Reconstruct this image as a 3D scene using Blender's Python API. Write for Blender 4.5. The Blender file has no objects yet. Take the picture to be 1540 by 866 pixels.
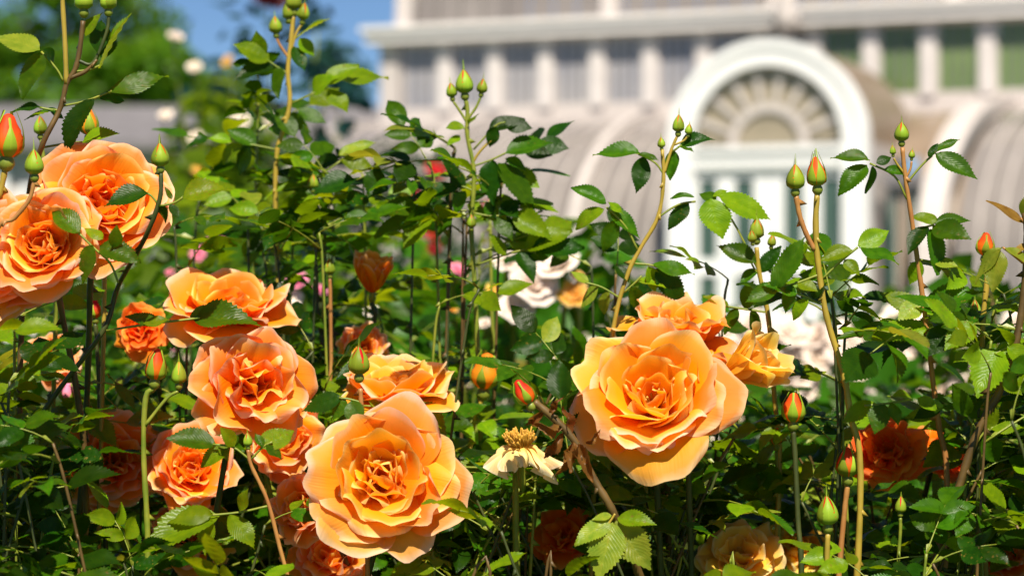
import bpy, math, random
import numpy as np
from mathutils import Vector, Matrix, Quaternion

# ------------------------------------------------------------------ camera, sky, sun, exposure
scene = bpy.context.scene
COL = scene.collection
CAM_Z, LENS, FOCUS = 1.25, 85.0, 1.70
cam_data = bpy.data.cameras.new("camera")
cam = bpy.data.objects.new("camera", cam_data)
COL.objects.link(cam)
cam.location = (0, 0, CAM_Z)
cam.rotation_euler = (math.radians(90), 0, 0)
cam_data.lens = LENS
cam_data.sensor_width = 36.0
cam_data.clip_start = 0.05
cam_data.clip_end = 3000
cam_data.dof.use_dof = True
cam_data.dof.focus_distance = FOCUS
cam_data.dof.aperture_fstop = 7.4
scene.camera = cam

SUN_DIR = Vector((0.08, -0.58, 0.81)).normalized()      # towards the sun
world = bpy.data.worlds.new("World")
scene.world = world
world.use_nodes = True
wn = world.node_tree
wn.nodes.clear()
sky = wn.nodes.new("ShaderNodeTexSky")
sky.sky_type = 'NISHITA'
sky.sun_disc = False
sky.sun_elevation = math.asin(SUN_DIR.z)
sky.sun_rotation = math.atan2(SUN_DIR.x, SUN_DIR.y)
sky.altitude = 2500
sky.air_density = 1.0
sky.dust_density = 0.0
sky.ozone_density = 8.0
bg = wn.nodes.new("ShaderNodeBackground")
bg.inputs[1].default_value = 0.05
wo = wn.nodes.new("ShaderNodeOutputWorld")
wn.links.new(sky.outputs[0], bg.inputs[0])
wn.links.new(bg.outputs[0], wo.inputs[0])

sun_data = bpy.data.lights.new("sun", 'SUN')
sun_data.energy = 5.0
sun_data.angle = math.radians(0.5)
sun_data.color = (1.0, 0.92, 0.77)
sun = bpy.data.objects.new("sun", sun_data)
COL.objects.link(sun)
sun.rotation_euler = SUN_DIR.to_track_quat('Z', 'Y').to_euler()
sun.location = (3, -4, 12)

scene.view_settings.view_transform = 'Standard'
scene.view_settings.look = 'None'
scene.view_settings.exposure = 0.85
scene.view_settings.gamma = 1.0
scene.view_settings.use_curve_mapping = False
scene.render.engine = 'CYCLES'
scene.cycles.max_bounces = 8
scene.cycles.diffuse_bounces = 4
scene.cycles.transmission_bounces = 6
scene.cycles.transparent_max_bounces = 8
scene.cycles.use_denoising = True

# ------------------------------------------------------------------ helpers
rng = random.Random(11)
FPX = 1540 * LENS / 36.0


def P(px, py, d):
    """a direction of the photograph followed to depth d (metres)"""
    return Vector(((px - 770) / FPX * d, d, CAM_Z - (py - 433) / FPX * d))


def proj(p):
    return 770 + p.x / p.y * FPX, 433 - (p.z - CAM_Z) / p.y * FPX


def mesh_from(name, V, F, mats=(), uv=None, smooth=True):
    me = bpy.data.meshes.new(name)
    me.from_pydata([tuple(v) for v in V], [], F)
    if uv is not None:
        lay = me.uv_layers.new(name="UVMap")
        li = np.empty(len(me.loops), dtype=np.int32)
        me.loops.foreach_get("vertex_index", li)
        lay.data.foreach_set("uv", np.asarray(uv, dtype=np.float32)[li].ravel())
    for m in mats:
        me.materials.append(m)
    if smooth:
        me.polygons.foreach_set("use_smooth", np.ones(len(me.polygons), dtype=bool))
    me.update()
    return me


def link(name, me, parent=None, loc=None, M=None):
    o = bpy.data.objects.new(name, me)
    COL.objects.link(o)
    if parent is not None:
        o.parent = parent
    if M is not None:
        o.matrix_basis = M
    elif loc is not None:
        o.location = loc
    return o


def tag(o, label=None, category=None, group=None, kind=None):
    if label: o["label"] = label
    if category: o["category"] = category
    if group: o["group"] = group
    if kind: o["kind"] = kind
    return o


def thing(name, label, category, loc=(0, 0, 0), rz=0.0, group=None):
    o = link(name, None, loc=loc)
    o.rotation_euler = (0, 0, rz)
    o.empty_display_size = 0.05
    return tag(o, label, category, group)


def grid_faces(nu, nv):
    F = []
    for j in range(nv):
        for i in range(nu):
            a = j * (nu + 1) + i
            F.append((a, a + 1, a + nu + 2, a + nu + 1))
    return F


def frame(xdir, up, origin, scale=(1, 1, 1)):
    x = Vector(xdir).normalized()
    u = Vector(up)
    z = u - x * u.dot(x)
    if z.length < 1e-4:
        z = Vector((0.1, -1, 0.2)) - x * x.dot(Vector((0.1, -1, 0.2)))
    z.normalize()
    y = z.cross(x)
    M = Matrix(((x.x * scale[0], y.x * scale[1], z.x * scale[2], origin[0]),
                (x.y * scale[0], y.y * scale[1], z.y * scale[2], origin[1]),
                (x.z * scale[0], y.z * scale[1], z.z * scale[2], origin[2]),
                (0, 0, 0, 1)))
    return M


def catmull(pts, n=5):
    pts = [Vector(p) for p in pts]
    if len(pts) < 3:
        return pts
    q = [pts[0] * 2 - pts[1]] + pts + [pts[-1] * 2 - pts[-2]]
    out = []
    for i in range(1, len(q) - 2):
        a, b, c, d = q[i - 1], q[i], q[i + 1], q[i + 2]
        for k in range(n):
            t = k / n
            out.append(0.5 * ((2 * b) + (c - a) * t + (2 * a - 5 * b + 4 * c - d) * t * t
                              + (3 * b - a - 3 * c + d) * t ** 3))
    out.append(pts[-1])
    return out


def tube(pts, radii, sides=7, V=None, F=None):
    V = [] if V is None else V
    F = [] if F is None else F
    n = len(pts)
    base = len(V)
    ref = Vector((0.3, 0.9, 0.2))
    for i, p in enumerate(pts):
        t = (pts[min(i + 1, n - 1)] - pts[max(i - 1, 0)]).normalized()
        a = ref - t * ref.dot(t)
        if a.length < 1e-3:
            a = Vector((1, 0, 0))
        a.normalize()
        b = t.cross(a)
        ref = a
        r = radii[i] if hasattr(radii, '__len__') else radii
        for k in range(sides):
            w = 2 * math.pi * k / sides
            V.append(p + a * (r * math.cos(w)) + b * (r * math.sin(w)))
    for i in range(n - 1):
        for k in range(sides):
            k2 = (k + 1) % sides
            F.append((base + i * sides + k, base + i * sides + k2,
                      base + (i + 1) * sides + k2, base + (i + 1) * sides + k))
    F.append(tuple(base + k for k in reversed(range(sides))))
    F.append(tuple(base + (n - 1) * sides + k for k in range(sides)))
    return V, F


def box(V, F, x0, x1, y0, y1, z0, z1):
    b = len(V)
    V += [(x0, y0, z0), (x1, y0, z0), (x1, y1, z0), (x0, y1, z0),
          (x0, y0, z1), (x1, y0, z1), (x1, y1, z1), (x0, y1, z1)]
    F += [(b, b + 3, b + 2, b + 1), (b + 4, b + 5, b + 6, b + 7), (b, b + 1, b + 5, b + 4),
          (b + 1, b + 2, b + 6, b + 5), (b + 2, b + 3, b + 7, b + 6), (b + 3, b, b + 4, b + 7)]


def boxes(name, lst, mat, parent=None):
    V, F = [], []
    for b in lst:
        box(V, F, *b)
    return link(name, mesh_from(name, V, F, [mat], smooth=False), parent)


def lathe(profile, sides=10, V=None, F=None, wob=0.0, seed=0):
    """profile: list of (r, z) bottom to top"""
    V = [] if V is None else V
    F = [] if F is None else F
    r_ = random.Random(seed)
    b = len(V)
    for r, z in profile:
        for k in range(sides):
            w = 2 * math.pi * k / sides
            rr = r * (1 + wob * r_.uniform(-1, 1))
            V.append((rr * math.cos(w), rr * math.sin(w), z))
    for i in range(len(profile) - 1):
        for k in range(sides):
            k2 = (k + 1) % sides
            F.append((b + i * sides + k, b + i * sides + k2, b + (i + 1) * sides + k2, b + (i + 1) * sides + k))
    F.append(tuple(b + k for k in reversed(range(sides))))
    F.append(tuple(b + (len(profile) - 1) * sides + k for k in range(sides)))
    return V, F


# ------------------------------------------------------------------ materials
def new_mat(name):
    m = bpy.data.materials.new(name)
    m.use_nodes = True
    nt = m.node_tree
    nt.nodes.clear()
    return m, nt


def N(nt, t, **kw):
    n = nt.nodes.new(t)
    for k, v in kw.items():
        setattr(n, k, v)
    return n


def math_node(nt, op, a, b=None, c=None):
    n = nt.nodes.new("ShaderNodeMath")
    n.operation = op
    for i, x in enumerate((a, b, c)):
        if x is None:
            continue
        if isinstance(x, (int, float)):
            n.inputs[i].default_value = x
        else:
            nt.links.new(x, n.inputs[i])
    return n.outputs[0]


def ramp(nt, fac, stops):
    r = nt.nodes.new("ShaderNodeValToRGB")
    el = r.color_ramp.elements
    while len(el) < len(stops):
        el.new(0.5)
    for e, (p, c) in zip(el, stops):
        e.position = p
        e.color = (c[0], c[1], c[2], 1)
    nt.links.new(fac, r.inputs[0])
    return r.outputs[0]


def hsv(nt, col, h=0.5, s=1.0, v=None):
    n = nt.nodes.new("ShaderNodeHueSaturation")
    for key, x in (("Hue", h), ("Saturation", s), ("Value", v)):
        if x is None:
            continue
        if isinstance(x, (int, float)):
            n.inputs[key].default_value = x
        else:
            nt.links.new(x, n.inputs[key])
    nt.links.new(col, n.inputs["Color"])
    return n.outputs[0]


def leafy_output(nt, col, trans_col, rough, spec, tmix, bump=None):
    pr = N(nt, "ShaderNodeBsdfPrincipled")
    pr.inputs["Roughness"].default_value = rough
    pr.inputs["Specular IOR Level"].default_value = spec
    tr = N(nt, "ShaderNodeBsdfTranslucent")
    mx = N(nt, "ShaderNodeMixShader")
    mx.inputs[0].default_value = tmix
    out = N(nt, "ShaderNodeOutputMaterial")
    nt.links.new(col, pr.inputs["Base Color"])
    nt.links.new(trans_col, tr.inputs["Color"])
    if bump is not None:
        nt.links.new(bump, pr.inputs["Normal"])
    nt.links.new(pr.outputs[0], mx.inputs[1])
    nt.links.new(tr.outputs[0], mx.inputs[2])
    nt.links.new(mx.outputs[0], out.inputs[0])


def leaf_material(name, c_dark, c_light, trans, rough=0.33, spec=0.14, tmix=0.36, blemish=None):
    m, nt = new_mat(name)
    uv = N(nt, "ShaderNodeUVMap")
    sep = N(nt, "ShaderNodeSeparateXYZ")
    nt.links.new(uv.outputs[0], sep.inputs[0])
    a = math_node(nt, 'ABSOLUTE', math_node(nt, 'SUBTRACT', sep.outputs[0], 0.5))     # 0 midrib .. 0.5 edge
    mid = math_node(nt, 'LESS_THAN', a, 0.022)
    ph = math_node(nt, 'SUBTRACT', math_node(nt, 'MULTIPLY', sep.outputs[1], 44.0), math_node(nt, 'MULTIPLY', a, 26.0))
    vein = math_node(nt, 'POWER', math_node(nt, 'ABSOLUTE', math_node(nt, 'COSINE', ph)), 10.0)
    vein = math_node(nt, 'MAXIMUM', math_node(nt, 'MULTIPLY', vein, 0.6), mid)
    tc = N(nt, "ShaderNodeTexCoord")
    oi = N(nt, "ShaderNodeObjectInfo")
    no = N(nt, "ShaderNodeTexNoise")
    no.inputs["Scale"].default_value = 5.0
    no.inputs["Detail"].default_value = 4.0
    vm = N(nt, "ShaderNodeVectorMath", operation='ADD')
    nt.links.new(tc.outputs["Object"], vm.inputs[0])
    cmb = N(nt, "ShaderNodeCombineXYZ")
    sc_ = math_node(nt, 'MULTIPLY', oi.outputs["Random"], 40.0)
    nt.links.new(sc_, cmb.inputs[0]); nt.links.new(sc_, cmb.inputs[2])
    nt.links.new(cmb.outputs[0], vm.inputs[1])
    nt.links.new(vm.outputs[0], no.inputs["Vector"])
    f = math_node(nt, 'ADD', math_node(nt, 'MULTIPLY', no.outputs[0], 0.7), math_node(nt, 'MULTIPLY', vein, 0.12))
    col = ramp(nt, f, [(0.22, c_dark), (0.75, c_light)] if blemish is None else
               [(0.2, c_dark), (0.5, c_light), (0.66, blemish)])
    n2 = N(nt, "ShaderNodeTexNoise")
    n2.inputs["Scale"].default_value = 11.0
    n2.inputs["Detail"].default_value = 2.0
    nt.links.new(vm.outputs[0], n2.inputs["Vector"])
    some = math_node(nt, 'GREATER_THAN', math_node(nt, 'FRACT', math_node(nt, 'MULTIPLY', oi.outputs["Random"], 7.31)), 0.62)
    spot = math_node(nt, 'MULTIPLY', math_node(nt, 'GREATER_THAN', n2.outputs[0], 0.66), some)
    mxs = N(nt, "ShaderNodeMixRGB", blend_type='MIX')
    nt.links.new(math_node(nt, 'MULTIPLY', spot, 0.75), mxs.inputs[0])
    nt.links.new(col, mxs.inputs[1])
    mxs.inputs[2].default_value = (0.13, 0.085, 0.012, 1)
    col = mxs.outputs[0]
    val = math_node(nt, 'ADD', math_node(nt, 'MULTIPLY', oi.outputs["Random"], 0.75), 0.68)
    hue = math_node(nt, 'ADD', math_node(nt, 'MULTIPLY', oi.outputs["Random"], 0.03), 0.487)
    col = hsv(nt, col, hue, 1.0, val)
    trc = N(nt, "ShaderNodeRGB")
    trc.outputs[0].default_value = (*trans, 1)
    bmp = N(nt, "ShaderNodeBump")
    bmp.inputs["Strength"].default_value = 0.14
    bmp.inputs["Distance"].default_value = 0.012
    h = math_node(nt, 'SUBTRACT', math_node(nt, 'MULTIPLY', no.outputs[0], 0.5), vein)
    nt.links.new(h, bmp.inputs["Height"])
    leafy_output(nt, col, trc.outputs[0], rough, spec, tmix, bmp.outputs[0])
    return m


def petal_material(name, base, mid, edge, trans, tmix=0.52, vary=0.22, sat=1.0):
    m, nt = new_mat(name)
    uv = N(nt, "ShaderNodeUVMap")
    sep = N(nt, "ShaderNodeSeparateXYZ")
    nt.links.new(uv.outputs[0], sep.inputs[0])
    a = math_node(nt, 'ABSOLUTE', math_node(nt, 'MULTIPLY', math_node(nt, 'SUBTRACT', sep.outputs[0], 0.5), 2.0))
    e = math_node(nt, 'MULTIPLY', math_node(nt, 'POWER', a, 4.0), math_node(nt, 'MULTIPLY', sep.outputs[1], 0.30))
    f = math_node(nt, 'ADD', sep.outputs[1], e)
    no = N(nt, "ShaderNodeTexNoise")
    no.inputs["Scale"].default_value = 60.0
    no.inputs["Detail"].default_value = 3.0
    tc = N(nt, "ShaderNodeTexCoord")
    nt.links.new(tc.outputs["Object"], no.inputs["Vector"])
    f = math_node(nt, 'ADD', f, math_node(nt, 'MULTIPLY', math_node(nt, 'SUBTRACT', no.outputs[0], 0.5), 0.22))
    col = ramp(nt, f, [(0.05, base), (0.70, mid), (0.90, [0.8 * x + 0.2 * y for x, y in zip(mid, edge)]), (1.0, edge)])
    oi = N(nt, "ShaderNodeObjectInfo")
    hue = math_node(nt, 'ADD', math_node(nt, 'MULTIPLY', oi.outputs["Random"], 0.030), 0.487)
    val = math_node(nt, 'ADD', math_node(nt, 'MULTIPLY', oi.outputs["Random"], vary), 1.0 - vary * 0.6)
    col = hsv(nt, col, hue, sat, val)
    tm = N(nt, "ShaderNodeMixRGB", blend_type='MIX')
    tm.inputs[0].default_value = 0.45
    tm.inputs[1].default_value = (*trans, 1)
    nt.links.new(col, tm.inputs[2])
    # fine veins running along the petal
    wv = N(nt, "ShaderNodeTexNoise")
    wv.inputs["Scale"].default_value = 1.0
    wv.inputs["Detail"].default_value = 3.0
    cb = N(nt, "ShaderNodeCombineXYZ")
    nt.links.new(math_node(nt, 'MULTIPLY', sep.outputs[0], 44.0), cb.inputs[0])
    nt.links.new(math_node(nt, 'MULTIPLY', sep.outputs[1], 2.5), cb.inputs[1])
    nt.links.new(oi.outputs["Random"], cb.inputs[2])
    nt.links.new(cb.outputs[0], wv.inputs["Vector"])
    bmp = N(nt, "ShaderNodeBump")
    bmp.inputs["Strength"].default_value = 0.16
    bmp.inputs["Distance"].default_value = 0.004
    nt.links.new(wv.outputs[0], bmp.inputs["Height"])
    leafy_output(nt, col, tm.outputs[0], 0.55, 0.25, tmix, bmp.outputs[0])
    return m


def plain(name, c1, c2=None, rough=0.6, scale=20.0, spec=0.4, bump=0.0, metal=0.0):
    m, nt = new_mat(name)
    pr = N(nt, "ShaderNodeBsdfPrincipled")
    out = N(nt, "ShaderNodeOutputMaterial")
    pr.inputs["Roughness"].default_value = rough
    pr.inputs["Specular IOR Level"].default_value = spec
    pr.inputs["Metallic"].default_value = metal
    no = N(nt, "ShaderNodeTexNoise")
    no.inputs["Scale"].default_value = scale
    no.inputs["Detail"].default_value = 5.0
    tc = N(nt, "ShaderNodeTexCoord")
    nt.links.new(tc.outputs["Object"], no.inputs["Vector"])
    nt.links.new(ramp(nt, no.outputs[0], [(0.3, c1), (0.7, c2 or c1)]), pr.inputs["Base Color"])
    if bump:
        b = N(nt, "ShaderNodeBump")
        b.inputs["Strength"].default_value = bump
        nt.links.new(no.outputs[0], b.inputs["Height"])
        nt.links.new(b.outputs[0], pr.inputs["Normal"])
    nt.links.new(pr.outputs[0], out.inputs[0])
    return m


MAT = {}
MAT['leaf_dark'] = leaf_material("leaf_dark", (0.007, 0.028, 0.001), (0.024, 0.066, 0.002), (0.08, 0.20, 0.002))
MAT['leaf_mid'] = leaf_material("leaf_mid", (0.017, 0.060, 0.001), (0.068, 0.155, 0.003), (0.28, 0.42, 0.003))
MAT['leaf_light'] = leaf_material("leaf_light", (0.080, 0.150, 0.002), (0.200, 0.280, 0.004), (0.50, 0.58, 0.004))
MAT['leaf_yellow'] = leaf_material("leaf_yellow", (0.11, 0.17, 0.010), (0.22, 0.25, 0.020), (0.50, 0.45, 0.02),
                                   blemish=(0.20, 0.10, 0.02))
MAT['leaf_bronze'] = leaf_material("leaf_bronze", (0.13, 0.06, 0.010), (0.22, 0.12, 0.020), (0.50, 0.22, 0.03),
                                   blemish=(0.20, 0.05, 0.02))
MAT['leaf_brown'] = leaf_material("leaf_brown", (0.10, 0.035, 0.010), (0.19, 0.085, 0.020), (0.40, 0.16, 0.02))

OR = dict(
    apricot=((0.95, 0.17, 0.001), (0.97, 0.37, 0.003), (0.97, 0.64, 0.32), (1.0, 0.32, 0.001)),
    apricot_in=((0.98, 0.25, 0.001), (0.98, 0.49, 0.010), (0.98, 0.76, 0.24), (1.0, 0.38, 0.001)),
    apricot_out=((0.96, 0.24, 0.001), (0.97, 0.44, 0.016), (0.96, 0.68, 0.46), (1.0, 0.34, 0.002)),
    orange=((0.95, 0.13, 0.001), (0.97, 0.30, 0.004), (0.97, 0.60, 0.34), (1.0, 0.17, 0.001)),
    orange_in=((0.97, 0.11, 0.001), (0.97, 0.38, 0.006), (0.98, 0.70, 0.20), (1.0, 0.22, 0.001)),
    orange_out=((0.96, 0.16, 0.001), (0.97, 0.39, 0.016), (0.96, 0.66, 0.44), (1.0, 0.26, 0.004)),
    scarlet=((0.95, 0.15, 0.002), (0.95, 0.20, 0.006), (0.95, 0.34, 0.06), (1.0, 0.17, 0.002)),
    pale=((0.98, 0.42, 0.01), (0.98, 0.60, 0.07), (0.97, 0.76, 0.36), (1.0, 0.58, 0.02)),
    white=((0.92, 0.70, 0.25), (0.88, 0.74, 0.62), (0.88, 0.80, 0.75), (0.95, 0.78, 0.65)),
    pink=((0.85, 0.35, 0.25), (0.82, 0.22, 0.38), (0.85, 0.33, 0.48), (0.9, 0.25, 0.35)),
    red=((0.60, 0.015, 0.01), (0.70, 0.02, 0.02), (0.75, 0.03, 0.03), (0.9, 0.03, 0.02)),
    maroon=((0.05, 0.006, 0.008), (0.06, 0.008, 0.010), (0.08, 0.012, 0.015), (0.08, 0.01, 0.012)),
    cream=((0.85, 0.55, 0.12), (0.88, 0.66, 0.30), (0.85, 0.70, 0.48), (0.9, 0.6, 0.2)),
    bud_red=((0.98, 0.30, 0.01), (0.85, 0.05, 0.015), (0.80, 0.015, 0.02), (1.0, 0.06, 0.01)),
    bud_orange=((0.98, 0.50, 0.02), (0.97, 0.30, 0.02), (0.95, 0.14, 0.03), (1.0, 0.25, 0.01)),
)
for k, v in OR.items():
    MAT[k] = petal_material("petal_" + k, *v, tmix=0.22 if k in ('white', 'pink', 'cream') else 0.52)

MAT['sepal'] = leaf_material("sepal", (0.13, 0.22, 0.012), (0.26, 0.34, 0.025), (0.4, 0.5, 0.02), rough=0.4, tmix=0.12,
                             blemish=(0.26, 0.17, 0.03))
MAT['hip'] = plain("hip_green", (0.11, 0.15, 0.012), (0.20, 0.23, 0.025), 0.45, 90)
MAT['cane_brown'] = plain("cane_brown", (0.055, 0.032, 0.008), (0.13, 0.075, 0.018), 0.5, 70, bump=0.2)
MAT['cane_green'] = plain("cane_green", (0.10, 0.16, 0.012), (0.24, 0.24, 0.025), 0.45, 60, bump=0.1)
MAT['cane_gold'] = plain("cane_gold", (0.26, 0.19, 0.022), (0.38, 0.26, 0.035), 0.45, 60, bump=0.1)
MAT['cane_red'] = plain("cane_red", (0.28, 0.11, 0.03), (0.38, 0.19, 0.05), 0.45, 60, bump=0.1)
MAT['cane_dark'] = plain("cane_dark", (0.022, 0.035, 0.008), (0.06, 0.07, 0.014), 0.5, 60, bump=0.2)
MAT['stamen'] = plain("stamen", (0.66, 0.38, 0.04), (0.34, 0.15, 0.02), 0.6, 200)

# ------------------------------------------------------------------ ground
MAT['soil'] = plain("soil", (0.035, 0.022, 0.013), (0.09, 0.06, 0.038), 0.95, 14, bump=0.8)
MAT['lawn'] = plain("lawn", (0.035, 0.085, 0.012), (0.06, 0.13, 0.02), 0.9, 3.0, bump=0.5)
MAT['gravel'] = plain("gravel", (0.32, 0.27, 0.20), (0.46, 0.40, 0.31), 0.95, 60, bump=0.6)


def sheet(name, x0, x1, y0, y1, z, mat, n=1):
    V, F = [], []
    for j in range(n + 1):
        for i in range(n + 1):
            V.append((x0 + (x1 - x0) * i / n, y0 + (y1 - y0) * j / n, z))
    F = grid_faces(n, n)
    return tag(link(name, mesh_from(name, V, F, [mat], smooth=False)), kind="structure")


sheet("ground", -1500, 1500, -200, 2500, 0.0, MAT['lawn'])
V, F = [], []
r_ = random.Random(3)
for j in range(61):
    for i in range(81):
        V.append((-6 + 12 * i / 80, 0.6 + 9.4 * j / 60, 0.012 + r_.uniform(0, 0.03)))
tag(link("soil_bed", mesh_from("soil_bed", V, grid_faces(80, 60), [MAT['soil']])), kind="structure")
sheet("gravel_path", -40, 40, 24, 29, 0.006, MAT['gravel'])

# ------------------------------------------------------------------ greenhouse
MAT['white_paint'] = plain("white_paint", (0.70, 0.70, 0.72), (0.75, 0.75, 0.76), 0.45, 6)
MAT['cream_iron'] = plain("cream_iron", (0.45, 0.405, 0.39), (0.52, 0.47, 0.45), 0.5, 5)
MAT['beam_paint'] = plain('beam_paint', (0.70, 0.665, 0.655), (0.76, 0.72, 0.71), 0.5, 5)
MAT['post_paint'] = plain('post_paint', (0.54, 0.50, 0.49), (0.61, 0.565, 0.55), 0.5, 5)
MAT['stone'] = plain("stone", (0.40, 0.32, 0.23), (0.50, 0.42, 0.32), 0.85, 4, bump=0.3)
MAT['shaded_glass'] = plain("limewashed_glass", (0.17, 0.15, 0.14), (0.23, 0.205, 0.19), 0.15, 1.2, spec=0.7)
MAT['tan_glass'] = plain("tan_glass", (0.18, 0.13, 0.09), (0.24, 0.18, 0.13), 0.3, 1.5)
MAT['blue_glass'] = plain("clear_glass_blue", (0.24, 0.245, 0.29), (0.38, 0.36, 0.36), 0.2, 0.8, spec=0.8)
MAT['tree_reflection_glass'] = plain("glass_tree_reflection", (0.07, 0.12, 0.035), (0.16, 0.23, 0.07), 0.12, 0.9, spec=0.6)  # reflection of trees painted into the pane colour
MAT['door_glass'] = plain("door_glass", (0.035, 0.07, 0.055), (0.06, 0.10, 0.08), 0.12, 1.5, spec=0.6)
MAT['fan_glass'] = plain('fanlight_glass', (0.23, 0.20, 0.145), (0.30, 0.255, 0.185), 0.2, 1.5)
MAT['slate'] = plain("slate", (0.12, 0.112, 0.12), (0.17, 0.16, 0.17), 0.7, 3)

ANG = math.radians(23)
DOOR = Vector((3.39, 32.0, 0))
gh = thing("greenhouse", "large curved glass greenhouse with white arched doorway and row of upper windows",
           "greenhouse", DOOR, -ANG)
W_Y, C_Y, ZE, ZC, ZB = 0.6, 4.2, 1.55, 3.80, 5.16   # wall plane, clerestory plane, eave, sill and beam heights
UL, UR = -7.9, 12.0

boxes("plinth", [(UL, -1.52, W_Y - 0.12, W_Y + 0.1, 0, 0.7), (1.52, 2.3, W_Y - 0.12, W_Y + 0.1, 0, 0.7),
                 (2.3, UR, -0.62, -0.4, 0, 0.7)], MAT['stone'], gh)


def curve(u, y0, t, lift=0.0):
    a = t * math.pi / 2
    return (u, y0 + (C_Y - y0) * (1 - math.cos(a)) - lift * math.cos(a), ZE + (ZC - ZE) * math.sin(a) + lift * math.sin(a))


def shell_strip(u0, u1, y0, mat, name="glass_strip"):
    V, F = [], []
    n = 12
    V += [(u0, y0, 0.7), (u1, y0, 0.7)]
    for i in range(n + 1):
        V.append(curve(u0, y0, i / n)); V.append(curve(u1, y0, i / n))
    for i in range(n + 1):
        F.append((2 * i, 2 * i + 1, 2 * i + 3, 2 * i + 2))
    return link(name, mesh_from(name, V, F, [mat]), gh)


def rib(u, y0, w, h, name="rib", mat=None, zbase=0.0):
    V, F = [], []
    n = 14
    rows = [(zbase,)] + [i / n for i in range(n + 1)]
    for i, t in enumerate(rows):
        for du in (-w / 2, w / 2):
            for l in (-0.03, h):
                if isinstance(t, tuple):
                    V.append((u + du, y0 - l, t[0]))
                else:
                    V.append(curve(u + du, y0, t, l))
    m = len(rows)
    for i in range(m - 1):
        a, b = 4 * i, 4 * (i + 1)
        for p, q in ((0, 1), (1, 3), (3, 2), (2, 0)):
            F.append((a + p, a + q, b + q, b + p))
    F += [(0, 1, 3, 2), (4 * (m - 1), 4 * (m - 1) + 2, 4 * (m - 1) + 3, 4 * (m - 1) + 1)]
    return link(name, mesh_from(name, V, F, [mat or MAT['cream_iron']], smooth=False), gh)


STEP = 0.30
u = UL
while u < UR - 0.01:
    y0 = W_Y if u < 2.3 else -0.5
    u1 = u + STEP - 0.02
    if not (u1 > -1.45 and u < 1.45):
        shell_strip(u, u1, y0, MAT['shaded_glass'] if (u < -1.6 or u > 2.3) else MAT['tan_glass'])
        rib(u1 + 0.01, y0, 0.022, 0.025, "glazing_bar", MAT['cream_iron'], 0.7)
    else:
        V, F = [], []
        n = 12
        for i in range(n + 1):
            V.append(curve(u, W_Y, 0.45 + 0.55 * i / n)); V.append(curve(u1 + 0.02, W_Y, 0.45 + 0.55 * i / n))
        F = [(2 * i, 2 * i + 1, 2 * i + 3, 2 * i + 2) for i in range(n)]
        link("glass_strip", mesh_from("glass_strip", V, F, [MAT['tan_glass']]), gh)
    u += STEP
for u in (-7.88, -5.75, -3.03):
    rib(u, W_Y, 0.14, 0.12)
rib(2.3, -0.5, 0.34, 0.18)
for u in (5.2, 8.0, 10.8):
    rib(u, -0.5, 0.22, 0.16)
# side wall of the projecting bay and of the recess next to the door
V = [(2.28, -0.45, 0.0)] + [curve(2.28, -0.45, i / 12) for i in range(13)] + [(2.28, C_Y, 0.0)]
link("bay_side", mesh_from("bay_side", V, [tuple(range(len(V)))], [MAT['tan_glass']], smooth=False), gh)
boxes("recess_cornice", [(1.46, 2.26, 0.30, 0.62, 2.58, 2.74)], MAT['slate'], gh)
for k in range(5):
    boxes("recess_pane", [(1.50 + 0.155 * k, 1.63 + 0.155 * k, 0.42, 0.45, 0.7, 2.57)],
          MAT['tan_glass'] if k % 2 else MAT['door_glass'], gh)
    boxes("recess_bar", [(1.632 + 0.155 * k, 1.653 + 0.155 * k, 0.39, 0.45, 0.7, 2.57)], MAT['cream_iron'], gh)
V = [(UL, W_Y, 0.0)] + [curve(UL - 0.02, W_Y, i / 12) for i in range(13)] + [(UL - 0.02, C_Y, 0.0)]
link("end_wall", mesh_from("end_wall", V, [tuple(range(len(V)))], [MAT['tan_glass']], smooth=False), gh)

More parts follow.
